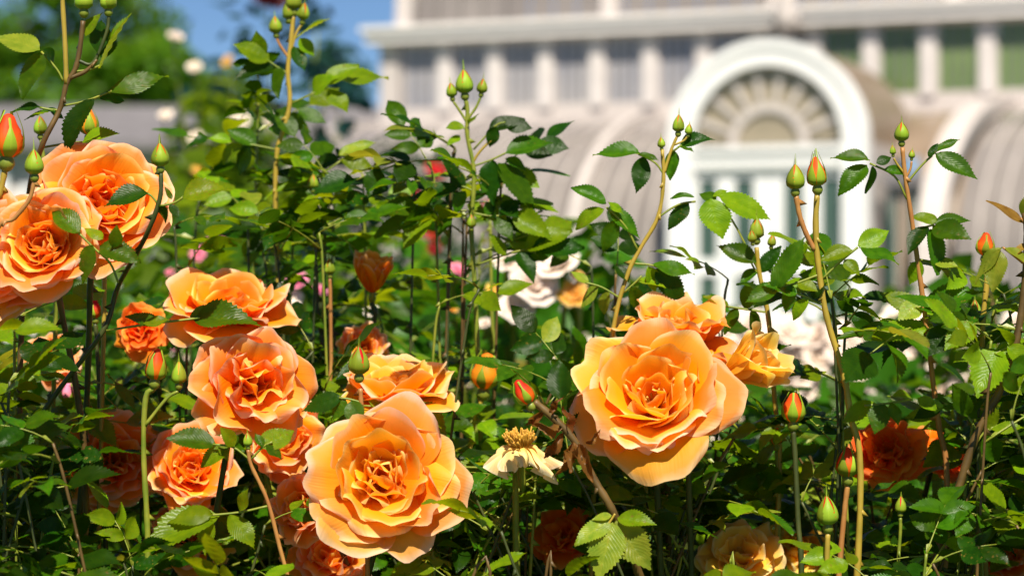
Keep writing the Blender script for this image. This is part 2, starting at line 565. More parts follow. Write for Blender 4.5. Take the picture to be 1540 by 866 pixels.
# clerestory
CL = -7.76
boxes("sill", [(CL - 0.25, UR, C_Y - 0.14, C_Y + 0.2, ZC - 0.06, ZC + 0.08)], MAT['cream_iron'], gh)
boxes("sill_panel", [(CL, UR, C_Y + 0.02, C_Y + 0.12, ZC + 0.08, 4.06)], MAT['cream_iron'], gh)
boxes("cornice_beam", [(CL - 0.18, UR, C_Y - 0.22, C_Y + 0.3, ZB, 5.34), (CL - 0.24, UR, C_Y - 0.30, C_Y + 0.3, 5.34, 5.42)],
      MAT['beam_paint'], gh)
boxes("end_pier", [(CL, CL + 0.32, C_Y - 0.02, C_Y + 3.0, ZC + 0.08, ZB)], MAT['cream_iron'], gh)
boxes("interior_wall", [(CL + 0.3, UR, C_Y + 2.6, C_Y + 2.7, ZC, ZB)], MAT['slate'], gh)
k = 0
u = CL + 0.40
while u < UR - 0.9:
    w = 0.60
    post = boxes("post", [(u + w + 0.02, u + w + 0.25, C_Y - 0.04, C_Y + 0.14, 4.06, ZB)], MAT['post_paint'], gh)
    win = boxes("window", [(u, u + w, C_Y + 0.02, C_Y + 0.10, 4.06, 4.12), (u, u + w, C_Y + 0.02, C_Y + 0.10, ZB - 0.06, ZB - 0.003),
                           (u - 0.02, u + 0.02, C_Y + 0.02, C_Y + 0.10, 4.12, ZB - 0.06),
                           (u + w - 0.02, u + w + 0.02, C_Y + 0.02, C_Y + 0.10, 4.12, ZB - 0.06)], MAT['cream_iron'], gh)
    for q in range(4):
        a = u + 0.02 + (w - 0.04) * q / 4
        boxes("pane", [(a + 0.012, a + (w - 0.04) / 4 - 0.012, C_Y + 0.055, C_Y + 0.063, 4.12, ZB - 0.06)],
              MAT['blue_glass'] if u < -0.9 else MAT['tree_reflection_glass'], win)
        if q:
            boxes("mullion", [(a - 0.012, a + 0.012, C_Y + 0.03, C_Y + 0.09, 4.12, ZB - 0.06)], MAT['slate'], win)
    u += w + 0.265
    k += 1
# main vault above the beam
def vault(u, t, lift=0.0):
    a = t * math.pi / 2
    return (u, C_Y + 0.25 + 5.2 * (1 - math.cos(a)) - lift * math.cos(a), 5.42 + 5.5 * math.sin(a) + lift * math.sin(a))
u = CL + 0.5
while u < UR - 0.05:
    V = []
    for i in range(11):
        V.append(vault(u, i / 10)); V.append(vault(u + 0.38, i / 10))
    F = [(2 * i, 2 * i + 1, 2 * i + 3, 2 * i + 2) for i in range(10)]
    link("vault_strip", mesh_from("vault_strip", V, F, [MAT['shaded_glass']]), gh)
    u += 0.40
for u in (CL + 0.32, -3.9, -1.2, 1.5, 4.2, 6.9, 9.6):
    V, F = [], []
    for i in range(11):
        for du in (-0.13, 0.13):
            for l in (-0.05, 0.12):
                V.append(vault(u + du, i / 10, l))
    for i in range(10):
        a, b = 4 * i, 4 * (i + 1)
        for p, q in ((0, 1), (1, 3), (3, 2), (2, 0)):
            F.append((a + p, a + q, b + q, b + p))
    F += [(0, 1, 3, 2), (40, 42, 43, 41)]
    link("vault_rib", mesh_from("vault_rib", V, F, [MAT['cream_iron']], smooth=False), gh)
V = [vault(CL + 0.3, i / 10) for i in range(11)] + [(CL + 0.3, C_Y + 5.4, 5.42)]
link("vault_end", mesh_from("vault_end", V, [tuple(range(len(V)))], [MAT['stone']], smooth=False), gh)
# finial bracket over the doorway
V, F = lathe([(0.05, 0), (0.16, 0.1), (0.2, 0.3), (0.12, 0.45), (0.16, 0.6), (0.03, 0.8)], 12)
o = link("bracket", mesh_from("bracket", V, F, [MAT['cream_iron']]), gh, loc=(-0.9, C_Y - 0.35, 5.0))

# doorway: arch ring, jambs, transom, fanlight, door leaves
HO, HI, ZS = 1.34, 1.03, 3.16      # outer and inner half width, springing height


def arc_ring(name, r0, r1, y0, y1, z, a0, a1, mat, parent, n=28):
    V, F = [], []
    for i in range(n + 1):
        a = a0 + (a1 - a0) * i / n
        for r in (r0, r1):
            for y in (y0, y1):
                V.append((r * math.cos(a), y, z + r * math.sin(a)))
    for i in range(n):
        a, b = 4 * i, 4 * (i + 1)
        for p, q in ((0, 2), (2, 3), (3, 1), (1, 0)):
            F.append((a + p, a + q, b + q, b + p))
    F += [(0, 1, 3, 2), (4 * n, 4 * n + 2, 4 * n + 3, 4 * n + 1)]
    return link(name, mesh_from(name, V, F, [mat], smooth=False), parent)


WP = MAT['white_paint']
arch = arc_ring("arch", HI, HO, -0.10, 0.22, ZS, 0, math.pi, WP, gh)
arc_ring("moulding", HO - 0.09, HO + 0.03, -0.135, -0.102, ZS, 0, math.pi, WP, arch)
arc_ring("porch_vault", HO - 0.04, HO, 0.222, 2.6, ZS, 0, math.pi, MAT['tan_glass'], gh)
boxes("jamb", [(-HO, -HI, -0.10, 0.22, 0, ZS), (-HO - 0.03, -HO + 0.09, -0.135, -0.102, 0, ZS)], WP, gh)
boxes("jamb", [(HI, HO, -0.10, 0.22, 0, ZS), (HO - 0.09, HO + 0.03, -0.135, -0.102, 0, ZS)], WP, gh)
boxes("porch_side", [(-HO, -HO + 0.05, 0.222, 2.0, 0, ZS)], MAT['cream_iron'], gh)
boxes("porch_side", [(HO - 0.05, HO, 0.222, 2.0, 0, ZS)], MAT['cream_iron'], gh)
boxes("transom", [(-HI, HI, -0.06, 0.18, 2.84, 3.13), (-HI, HI, -0.11, -0.062, 3.04, 3.12)], WP, gh)
fan = arc_ring("fanlight", 0.44, 0.55, 0.0, 0.10, ZS - 0.02, 0, math.pi, MAT['cream_iron'], gh)
for i in range(1, 9):
    a = math.pi * i / 9
    d = Vector((math.cos(a), 0, math.sin(a)))
    s = Vector((-math.sin(a), 0, math.cos(a))) * 0.055
    V = []
    for y in (0.01, 0.09):
        for r, q in ((0.55, -0.55), (HI, -0.8), (HI, 0.8), (0.55, 0.55)):
            p = d * r + s * q
            V.append((p.x, y, p.z + ZS - 0.02))
    F = [(0, 1, 2, 3), (4, 7, 6, 5), (0, 4, 5, 1), (1, 5, 6, 2), (2, 6, 7, 3), (3, 7, 4, 0)]
    link("glazing_bar", mesh_from("fan_bar", V, F, [MAT['cream_iron']], smooth=False), fan)
for i in range(9):
    a0, a1 = math.pi * i / 9 + 0.05, math.pi * (i + 1) / 9 - 0.05
    arc_ring("pane", 0.555, HI - 0.002, 0.05, 0.058, ZS - 0.02, a0, a1, MAT['fan_glass'], fan, n=4)
arc_ring("pane", 0.01, 0.438, 0.05, 0.058, ZS - 0.02, 0.02, math.pi - 0.02, MAT['fan_glass'], fan, n=12)
rows = [(0.18, 0.62), (0.82, 1.42), (1.64, 2.70)]
for x0, x1 in ((-HI + 0.003, -0.004), (0.004, HI - 0.003)):
    outer, inner = (x0, x1) if x0 < 0 else (x1, x0)
    lst = [(x0, x1, 0.02, 0.10, 0.02, 0.18), (x0, x1, 0.02, 0.10, 0.62, 0.82), (x0, x1, 0.02, 0.10, 1.42, 1.64), (x0, x1, 0.02, 0.10, 2.70, 2.838)]
    sgn = 1 if x0 < 0 else -1
    cols = sorted([(outer + sgn * 0.05, outer + sgn * 0.31), (outer + sgn * 0.56, outer + sgn * 0.82)][0:2])
    c = [tuple(sorted(p)) for p in [(outer + sgn * 0.05, outer + sgn * 0.31), (outer + sgn * 0.56, outer + sgn * 0.82)]]
    c.sort()
    for z0, z1 in rows:
        lst += [(x0, c[0][0], 0.02, 0.10, z0, z1), (c[0][1], c[1][0], 0.02, 0.10, z0, z1), (c[1][1], x1, 0.02, 0.10, z0, z1)]
    leaf = boxes("door", lst, WP, gh)
    for z0, z1 in rows:
        for a, b in c:
            boxes("pane", [(a, b, 0.055, 0.063, z0, z1)], MAT['door_glass'], leaf)
    boxes("handle", [(inner - sgn * 0.10, inner - sgn * 0.07, -0.05, 0.018, 1.05, 1.25) if sgn < 0 else
                     (inner - 0.10, inner - 0.07, -0.05, 0.018, 1.05, 1.25)], MAT['slate'], leaf)

# ------------------------------------------------------------------ low building on the left
lb = thing("garden_building", "low pale building with grey slate roof behind the shrubs", "building", (-6.5, 46, 0), math.radians(4))
boxes("wall", [(-7, 4.6, 0, 0.2, 0, 3.9)], MAT['cream_iron'], lb)
for i in range(6):
    x = -6.2 + 2.05 * i
    f = boxes("window", [(x - 0.75, x + 0.75, -0.08, -0.002, 1.0, 1.1), (x - 0.75, x + 0.75, -0.08, -0.002, 3.1, 3.2),
                         (x - 0.75, x - 0.65, -0.08, -0.002, 1.1, 3.1), (x + 0.65, x + 0.75, -0.08, -0.002, 1.1, 3.1)], MAT['white_paint'], lb)
    boxes("pane", [(x - 0.65, x - 0.02, -0.04, -0.03, 1.1, 3.1)], MAT['blue_glass'], f)
    boxes("pane", [(x + 0.02, x + 0.65, -0.04, -0.03, 1.1, 3.1)], MAT['blue_glass'], f)
    boxes("post", [(x + 0.92, x + 1.12, -0.14, -0.001, 0, 3.88)], MAT['white_paint'], lb)
V = [(-7.3, -0.5, 3.85), (4.9, -0.5, 3.85), (4.9, 2.6, 4.75), (-7.3, 2.6, 4.75), (-7.3, -0.5, 4.0), (4.9, -0.5, 4.0), (4.9, 2.6, 4.9), (-7.3, 2.6, 4.9)]
F = [(0, 3, 2, 1), (4, 5, 6, 7), (0, 1, 5, 4), (1, 2, 6, 5), (2, 3, 7, 6), (3, 0, 4, 7)]
link("roof", mesh_from("roof", V, F, [MAT['slate']], smooth=False), lb)
boxes("end_wall", [(4.4, 4.6, 0.2, 2.5, 0, 3.85)], MAT['cream_iron'], lb)


# ------------------------------------------------------------------ foliage masses (low detail leaves joined)
def leaf_cloud(name, pts, nrm, size, mat, parent, seed):
    """pts Nx3 centres; returns one mesh of small folded leaves"""
    g = np.random.default_rng(seed)
    n = len(pts)
    tmpl = np.array([(0, 0, 0), (0.3, 0.30, 0.06), (0.3, 0, 0.0), (0.3, -0.30, 0.06), (0.68, 0.24, 0.02), (0.68, 0, -0.04), (0.68, -0.24, 0.02), (1, 0, -0.12)])
    tf = [(0, 2, 1), (0, 3, 2), (1, 2, 5, 4), (2, 3, 6, 5), (4, 5, 7), (5, 6, 7)]
    d = g.normal(size=(n, 3)); d[:, 2] = d[:, 2] * 0.5 - 0.15
    d /= np.linalg.norm(d, axis=1)[:, None]
    up = nrm + g.normal(size=(n, 3)) * 0.55
    up -= d * np.sum(up * d, 1)[:, None]
    up /= np.linalg.norm(up, axis=1)[:, None] + 1e-9
    y = np.cross(up, d)
    s = size * g.uniform(0.65, 1.3, n)
    V = (pts[:, None, :] + s[:, None, None] * (tmpl[None, :, 0:1] * d[:, None, :] + tmpl[None, :, 1:2] * y[:, None, :] + tmpl[None, :, 2:3] * up[:, None, :]))
    V = V.reshape(-1, 3)
    F = [tuple(b * 8 + i for i in f) for b in range(n) for f in tf]
    uvt = np.array([(0.5, 0), (1, .3), (.5, .3), (0, .3), (1, .68), (.5, .68), (0, .68), (.5, 1)])
    return link(name, mesh_from(name, V, F, [mat], uv=np.tile(uvt, (n, 1))), parent)


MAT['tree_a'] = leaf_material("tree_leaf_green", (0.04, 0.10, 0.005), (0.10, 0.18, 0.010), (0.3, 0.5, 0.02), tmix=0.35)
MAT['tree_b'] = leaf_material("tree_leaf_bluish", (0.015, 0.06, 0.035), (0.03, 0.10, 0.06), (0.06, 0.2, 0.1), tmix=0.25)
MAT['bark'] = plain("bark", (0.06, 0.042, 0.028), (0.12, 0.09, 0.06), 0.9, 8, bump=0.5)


def tree(label, px, d, top_py, half_px, mat, seed, low_py=190, nleaf=7000, leaf=0.28):
    b = P(px, 433, d)
    t = thing("tree", label, "tree", (b.x, b.y, 0), 0, "trees beyond the low building")
    r = random.Random(seed)
    ztop = P(px, top_py, d).z
    zlow = P(px, low_py, d).z
    R = half_px / FPX * d
    V, F = [], []
    tr = [Vector((0, 0, 0)), Vector((0.1, 0, zlow * 0.6)), Vector((0.05, 0.1, zlow)), Vector((0, 0, ztop * 0.85))]
    pp = catmull(tr, 5)
    tube(pp, [0.28 * (1 - 0.85 * i / len(pp)) for i in range(len(pp))], 9, V, F)
    clumps = []
    for i in range(26):
        a = r.uniform(0, 2 * math.pi)
        q = math.sqrt(r.random())
        h = r.uniform(0, 1)
        rad = R * (0.95 if 0.15 < h < 0.7 else 0.65) * q
        c = Vector((rad * math.cos(a), rad * math.sin(a), zlow + (ztop - zlow) * h))
        clumps.append((c, R * r.uniform(0.2, 0.42)))
        s = Vector((0, 0, max(zlow * 0.8, c.z - 0.5 * R)))
        mid = (s + c) * 0.5 + Vector((0, 0, -0.1 * R))
        tube(catmull([s, mid, c], 4), [0.09, 0.085, 0.08, 0.07, 0.06, 0.05, 0.04, 0.03, 0.02][:9], 5, V, F)
    link("trunk", mesh_from("trunk", V, F, [MAT['bark']]), t)
    g = np.random.default_rng(seed)
    pts, nr = [], []
    for c, cr in clumps:
        n = nleaf // len(clumps)
        v = g.normal(size=(n, 3)); v /= np.linalg.norm(v, axis=1)[:, None]
        rr = cr * g.uniform(0.35, 1.0, n) ** 0.6
        pts.append(np.array(c) + v * rr[:, None] * np.array([1.2, 1.2, 0.8]))
        nr.append(v + np.array([0, 0, 0.7]))
    leaf_cloud("crown", np.vstack(pts), np.vstack(nr), leaf, mat, t, seed)
    return t


tree("tall green tree with rounded crown rising behind the low slate roof", 95, 62, -60, 190, MAT['tree_a'], 5, nleaf=9000)
tree("smaller green tree beside the tall rounded tree beyond the roof", 300, 66, 130, 120, MAT['tree_a'], 6, low_py=230)
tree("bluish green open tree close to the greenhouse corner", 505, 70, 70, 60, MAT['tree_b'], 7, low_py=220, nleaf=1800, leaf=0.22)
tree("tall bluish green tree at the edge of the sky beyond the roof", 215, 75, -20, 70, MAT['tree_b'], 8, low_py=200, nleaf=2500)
tree("broad green tree standing beyond the end of the low building", -160, 64, 20, 200, MAT['tree_a'], 9, nleaf=5000)


# ------------------------------------------------------------------ petals and blooms
def petal_arrays(L, W, th0, th1, p=1.0, cup=1.0, curl=0.0, ruf=0.06, seed=0, notch=0.05, nu=13, nv=13, r0=0.03, tipf=0.80, side=0.0):
    r = random.Random(seed)
    v = np.linspace(0, 1, nv + 1)[:, None] * np.ones((1, nu + 1))
    u = np.linspace(-1, 1, nu + 1)[None, :] * np.ones((nv + 1, 1))
    ve = v - 0.27 * np.abs(u) ** 2.5 * v ** 1.6 - notch * np.exp(-(u / 0.25) ** 2) * v ** 5
    ve = ve + 0.025 * v ** 4 * np.sin(u * r.uniform(4, 7) + r.uniform(0, 6))
    # midrib integrated finely
    n = 60
    tt = np.linspace(0, 1.05, n)
    th = th0 + (th1 - th0) * tt ** p + curl * np.clip((tt - 0.72) / 0.28, 0, 2) ** 1.6
    dr, dz = np.sin(th), np.cos(th)
    rr = np.concatenate([[0], np.cumsum((dr[1:] + dr[:-1]) / 2 * np.diff(tt))]) * L
    zz = np.concatenate([[0], np.cumsum((dz[1:] + dz[:-1]) / 2 * np.diff(tt))]) * L
    vee = np.clip(ve, 0, 1.05)
    R = np.interp(vee, tt, rr); Z = np.interp(vee, tt, zz); T = np.interp(vee, tt, th)
    f = np.sin(np.clip(v, 0, 1) ** 0.80 * math.pi * 0.60) ** 0.85 * (1 - (1 - tipf) * v ** 6)
    f = 0.10 + 0.90 * f
    s = u * f * W / 2
    k = cup * (1.15 - 0.75 * v) / max(W, 1e-4) * 1.6
    k = np.maximum(k, 1e-3)
    lat = np.sin(s * k) / k
    inn = (1 - np.cos(s * k)) / k
    a1, b1, c1, d1 = r.uniform(2.5, 4.5), r.uniform(0, 6.3), r.uniform(5, 8), r.uniform(0, 6.3)
    ruff = ruf * L * (v ** 2 * (np.sin(u * a1 + b1) * (0.35 + np.abs(u)) + 0.45 * v * np.sin(u * c1 + d1)))
    ruff += ruf * L * 0.5 * np.sin(v * r.uniform(4, 8) + r.uniform(0, 6)) * np.abs(u) * v
    ruff -= ruf * L * 1.2 * np.clip(np.abs(u) - 0.6, 0, 1) * v ** 2 * r.uniform(0.2, 1.6)
    inn = inn + ruff
    nr_, nz_ = -np.cos(T), np.sin(T)
    X = lat + side * L * v ** 2
    Y = r0 + R + nr_ * inn
    Zc = Z + nz_ * inn
    return np.stack([X, Y, Zc], -1).reshape(-1, 3), np.stack([u * 0.5 + 0.5, v], -1).reshape(-1, 2)


GF = {}


def petal_mesh(mat, **kw):
    nu, nv = kw.get('nu', 13), kw.get('nv', 13)
    V, uv = petal_arrays(**kw)
    if (nu, nv) not in GF:
        GF[(nu, nv)] = grid_faces(nu, nv)
    return mesh_from("petal", V, GF[(nu, nv)], [mat], uv=uv)


D2R = math.radians
# rings of an open bloom of radius 1: count, length, width, opening angles, curve, cup, curl, ruffle, inner material
FULL = [
    (5, 1.12, 1.22, 58, 102, 1.0, 0.30, 0.10, 0.060, 0),
    (6, 1.06, 1.16, 58, 80, 1.0, 0.45, 0.25, 0.065, 0),
    (6, 0.98, 1.06, 60, 46, 1.0, 0.75, 0.35, 0.065, 0),
    (6, 0.88, 0.96, 60, 20, 1.0, 1.0, 0.30, 0.055, 1),
    (6, 0.72, 0.80, 52, 6, 1.0, 1.0, 0.15, 0.08, 1),
    (5, 0.62, 0.78, 44, 2, 1.0, 1.0, -0.2, 0.09, 1),
    (4, 0.52, 0.68, 34, -10, 1.0, 1.1, -0.4, 0.11, 1),
    (3, 0.42, 0.54, 22, -16, 1.0, 1.2, -0.5, 0.13, 1),
]
CUP = [
    (5, 1.16, 1.22, 58, 118, 1.0, 0.30, 0.1, 0.06, 0),
    (6, 1.08, 1.16, 62, 64, 1.0, 0.55, 0.35, 0.065, 0),
    (6, 1.02, 1.12, 64, 34, 1.0, 0.85, 0.40, 0.065, 0),
    (6, 0.88, 1.00, 62, 22, 1.0, 1.0, 0.30, 0.055, 1),
    (5, 0.70, 0.86, 54, 14, 1.0, 0.9, 0.1, 0.08, 1),
    (4, 0.54, 0.70, 44, 6, 1.0, 1.0, -0.2, 0.11, 1),
    (4, 0.42, 0.54, 34, -6, 1.0, 1.1, -0.4, 0.14, 1),
]
LOOSE = [
    (5, 1.10, 1.08, 50, 122, 1.0, 0.3, 0.3, 0.09, 0),
    (6, 1.04, 1.04, 46, 88, 1.0, 0.4, 0.4, 0.10, 0),
    (6, 0.98, 0.98, 40, 58, 1.0, 0.5, 0.4, 0.11, 0),
    (6, 0.88, 0.88, 34, 34, 1.0, 0.7, 0.3, 0.12, 0),
    (5, 0.74, 0.72, 26, 14, 1.0, 0.8, 0.2, 0.14, 1),
    (4, 0.56, 0.60, 22, -6, 1.0, 1.0, -0.3, 0.13, 1),
]
YOUNG = [
    (4, 1.25, 0.95, 30, 36, 0.9, 1.0, 0.8, 0.05, 0),
    (4, 1.22, 0.90, 24, 14, 0.9, 1.3, 0.4, 0.04, 0),
    (4, 1.15, 0.84, 18, 4, 0.9, 1.4, 0.2, 0.04, 1),
    (3, 1.05, 0.7, 12, -4, 0.9, 1.5, 0.0, 0.04, 1),
]
SIMPLE = [
    (6, 1.05, 1.0, 25, 92, 0.9, 0.5, 0.2, 0.08, 0),
    (6, 0.85, 0.85, 15, 60, 0.9, 0.8, 0.3, 0.09, 0),
    (5, 0.65, 0.65, 8, 30, 1.0, 1.0, 0.2, 0.12, 0),
    (4, 0.45, 0.45, 2, 5, 1.0, 1.0, 0.0, 0.15, 0),
]
KINDS = dict(full=FULL, cup=CUP, loose=LOOSE, young=YOUNG, simple=SIMPLE)


def calyx_mesh(s, sepals=True):
    V, F = lathe([(0.05 * s, -0.30 * s), (0.10 * s, -0.26 * s), (0.12 * s, -0.16 * s), (0.09 * s, -0.06 * s), (0.11 * s, 0.0), (0.03 * s, 0.05 * s)], 9)
    return mesh_from("calyx", V, F, [MAT['hip']])


def bloom(cane, centre, radius, axis, kind, colour, seed, spin=0.0, label=None):
    r = random.Random(seed)
    q = Vector(axis).to_track_quat('Z', 'Y')
    M = Matrix.Translation(Vector(centre) - cane.location) @ q.to_matrix().to_4x4()
    b = link("bloom", calyx_mesh(radius), cane, M=M)
    if label: b["label"] = label
    mo = MAT[colour]
    mi = MAT.get(colour + '_in', mo)
    mx_ = MAT.get(colour + '_out', mo)
    az0 = spin
    for ri, (n, L, W, t0, t1, p, cup, curl, ruf, inn) in enumerate(KINDS[kind]):
        az0 += math.pi / max(n, 1) * 0.9 + r.uniform(-0.2, 0.2)
        rx, ry = r.uniform(-.10, .10), r.uniform(-.10, .10)
        for k in range(n):
            if ri > 0 and r.random() < 0.08:
                continue
            mo_ = mx_ if (ri < 3 and r.random() < 0.5) else mo
            me = petal_mesh(mi if inn else mo_, L=radius * L * r.uniform(0.86, 1.10), W=radius * W * r.uniform(0.85, 1.15),
                            th0=D2R(t0 + r.uniform(-5, 5)), th1=D2R(t1 + r.uniform(-15, 15)), p=p, cup=cup * r.uniform(0.8, 1.2),
                            curl=curl + r.uniform(-0.25, 0.25), ruf=ruf * r.uniform(0.7, 1.3), seed=r.randrange(10 ** 6),
                            notch=r.choice((0.0, 0.02, 0.05)), r0=0.04 * radius, side=r.uniform(-0.08, 0.08))
            o = link("petal", me, b)
            o.rotation_euler = (rx + r.uniform(-.09, .09), ry + r.uniform(-.09, .09), az0 + 2 * math.pi * k / n + r.uniform(-.26, .26))
    if kind in ('cup', 'loose', 'simple'):
        V, F = [], []
        for k in range(26):
            a, rr = r.uniform(0, 6.28), r.uniform(0.02, 0.16) * radius
            p0 = Vector((rr * .5 * math.cos(a), rr * .5 * math.sin(a), 0.02 * radius))
            p1 = Vector((rr * 1.4 * math.cos(a), rr * 1.4 * math.sin(a), radius * r.uniform(0.14, 0.24)))
            tube([p0, (p0 + p1) / 2, p1, p1 + Vector((0, 0, 0.012 * radius))], [0.007 * radius, 0.007 * radius, 0.02 * radius, 0.014 * radius], 4, V, F)
        link("stamens", mesh_from("stamens", V, F, [MAT['stamen']]), b)
    return b


# ------------------------------------------------------------------ leaflets and compound leaves
def leaflet_arrays(seed, teeth=15):
    r = random.Random(seed)
    rows = teeth * 2 + 1
    fold, arch = r.uniform(0.05, 0.38), r.uniform(-0.05, 0.42)
    wmax = r.uniform(0.25, 0.32)
    bend = r.uniform(-0.12, 0.12)
    a, b, c = r.uniform(5, 9), r.uniform(0, 6), r.uniform(0.01, 0.035)
    V, uv = [], []
    ks = (-1, -0.55, 0, 0.55, 1)
    for i in range(rows):
        t = i / (rows - 1)
        w = wmax * (math.sin(math.pi * min(1, t) ** 0.78) ** 0.92 if 0 < t < 1 else 0.004)
        if t > 0.75:
            w *= 1 - 0.30 * ((t - 0.75) / 0.25)
        tooth = (i % 2 == 1)
        for k in ks:
            edge = abs(k) == 1
            x = t + (0.022 if (edge and tooth) else 0)
            y = k * w * (1.07 if (edge and tooth) else (0.93 if edge else 1))
            z = fold * abs(y) + c * math.sin(t * a + b + k) * abs(k) * 1.6 + 0.012 * math.cos(t * 40 - abs(k) * 6) * (1 - abs(k))
            z -= arch * x * x * 0.6
            V.append((x, y + bend * x * x, z))
            uv.append((k * 0.5 + 0.5, t))
    return np.array(V), np.array(uv), grid_faces(4, rows - 1)


LEAF_SHAPES = [leaflet_arrays(100 + i) for i in range(9)]
LEAFM = {}
for mk in ('leaf_dark', 'leaf_mid', 'leaf_light', 'leaf_yellow', 'leaf_bronze', 'leaf_brown'):
    LEAFM[mk] = [mesh_from("leaflet", V, F, [MAT[mk]], uv=uv) for V, uv, F in LEAF_SHAPES]
CRUMPLED = []
for i in range(4):
    V, uv, F = leaflet_arrays(300 + i, 9)
    g = np.random.default_rng(i)
    V = V.copy()
    V[:, 2] += 0.10 * np.sin(V[:, 0] * 12 + i) + 2.0 * V[:, 1] ** 2 * 2 + g.normal(size=len(V)) * 0.012
    V[:, 1] *= 0.55
    CRUMPLED.append(mesh_from("leaflet", V, F, [MAT['leaf_brown']], uv=uv))

RACHIS = []
for i in range(4):
    dr = 0.1 + 0.12 * i
    pts = [Vector((t, 0, -dr * t * t)) for t in np.linspace(0, 1, 7)]
    V, F = tube(pts, [0.016, 0.014, 0.012, 0.011, 0.010, 0.009, 0.008], 5)
    # stipules at the foot of the leaf stalk
    b = len(V)
    V += [Vector((0.0, 0.01, 0)), Vector((0.16, 0.05, 0.01)), Vector((0.2, 0.015, -0.01)), Vector((0.0, -0.01, 0)), Vector((0.16, -0.05, 0.01)), Vector((0.2, -0.015, -0.01))]
    F += [(b, b + 2, b + 1), (b + 3, b + 4, b + 5)]
    RACHIS.append((dr, {m: mesh_from("leaf_stalk", V, F, [MAT[m]]) for m in ('cane_green', 'cane_gold', 'cane_red', 'cane_brown')}))


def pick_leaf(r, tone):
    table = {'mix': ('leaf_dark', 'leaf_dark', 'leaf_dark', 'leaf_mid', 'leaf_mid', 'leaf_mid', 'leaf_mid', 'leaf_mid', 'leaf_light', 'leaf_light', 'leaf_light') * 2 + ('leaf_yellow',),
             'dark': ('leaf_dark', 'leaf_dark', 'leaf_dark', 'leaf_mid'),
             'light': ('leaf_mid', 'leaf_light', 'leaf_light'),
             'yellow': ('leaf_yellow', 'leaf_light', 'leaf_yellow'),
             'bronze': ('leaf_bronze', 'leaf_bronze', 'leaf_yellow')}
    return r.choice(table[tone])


def compound_leaf(cane, base, direction, up, length, n, lsize, r, tone='mix', stalk='cane_green'):
    dr, mm = r.choice(RACHIS)
    M = frame(direction, up, Vector(base) - cane.location, (length,) * 3)
    leaf = link("leaf", mm[stalk], cane, M=M)
    k = lsize / length
    pos = {3: (0.72,), 5: (0.5, 0.78), 7: (0.4, 0.62, 0.82)}[n]
    mk = pick_leaf(r, tone)
    items = []
    for t in pos:
        for s in (-1, 1):
            items.append((t, s * r.uniform(50, 72), k * (0.72 + 0.3 * t) * r.uniform(0.85, 1.05)))
    items.append((1.0, r.uniform(-12, 12), k * 1.12))
    for t, ang, sc in items:
        a = D2R(ang)
        d = Vector((math.cos(a), math.sin(a), -2 * dr * t * 0.5 + r.uniform(-0.25, 0.12)))
        upv = Vector((r.uniform(-.3, .3), r.uniform(-.3, .3) + 0.12 * (-1 if ang > 0 else 1), 1))
        Ml = frame(d, upv, (t, 0, -dr * t * t), (sc, sc * r.uniform(0.85, 1.1), sc))
        link("leaflet", r.choice(LEAFM[mk if r.random() < 0.8 else pick_leaf(r, tone)]), leaf, M=Ml)
    return leaf


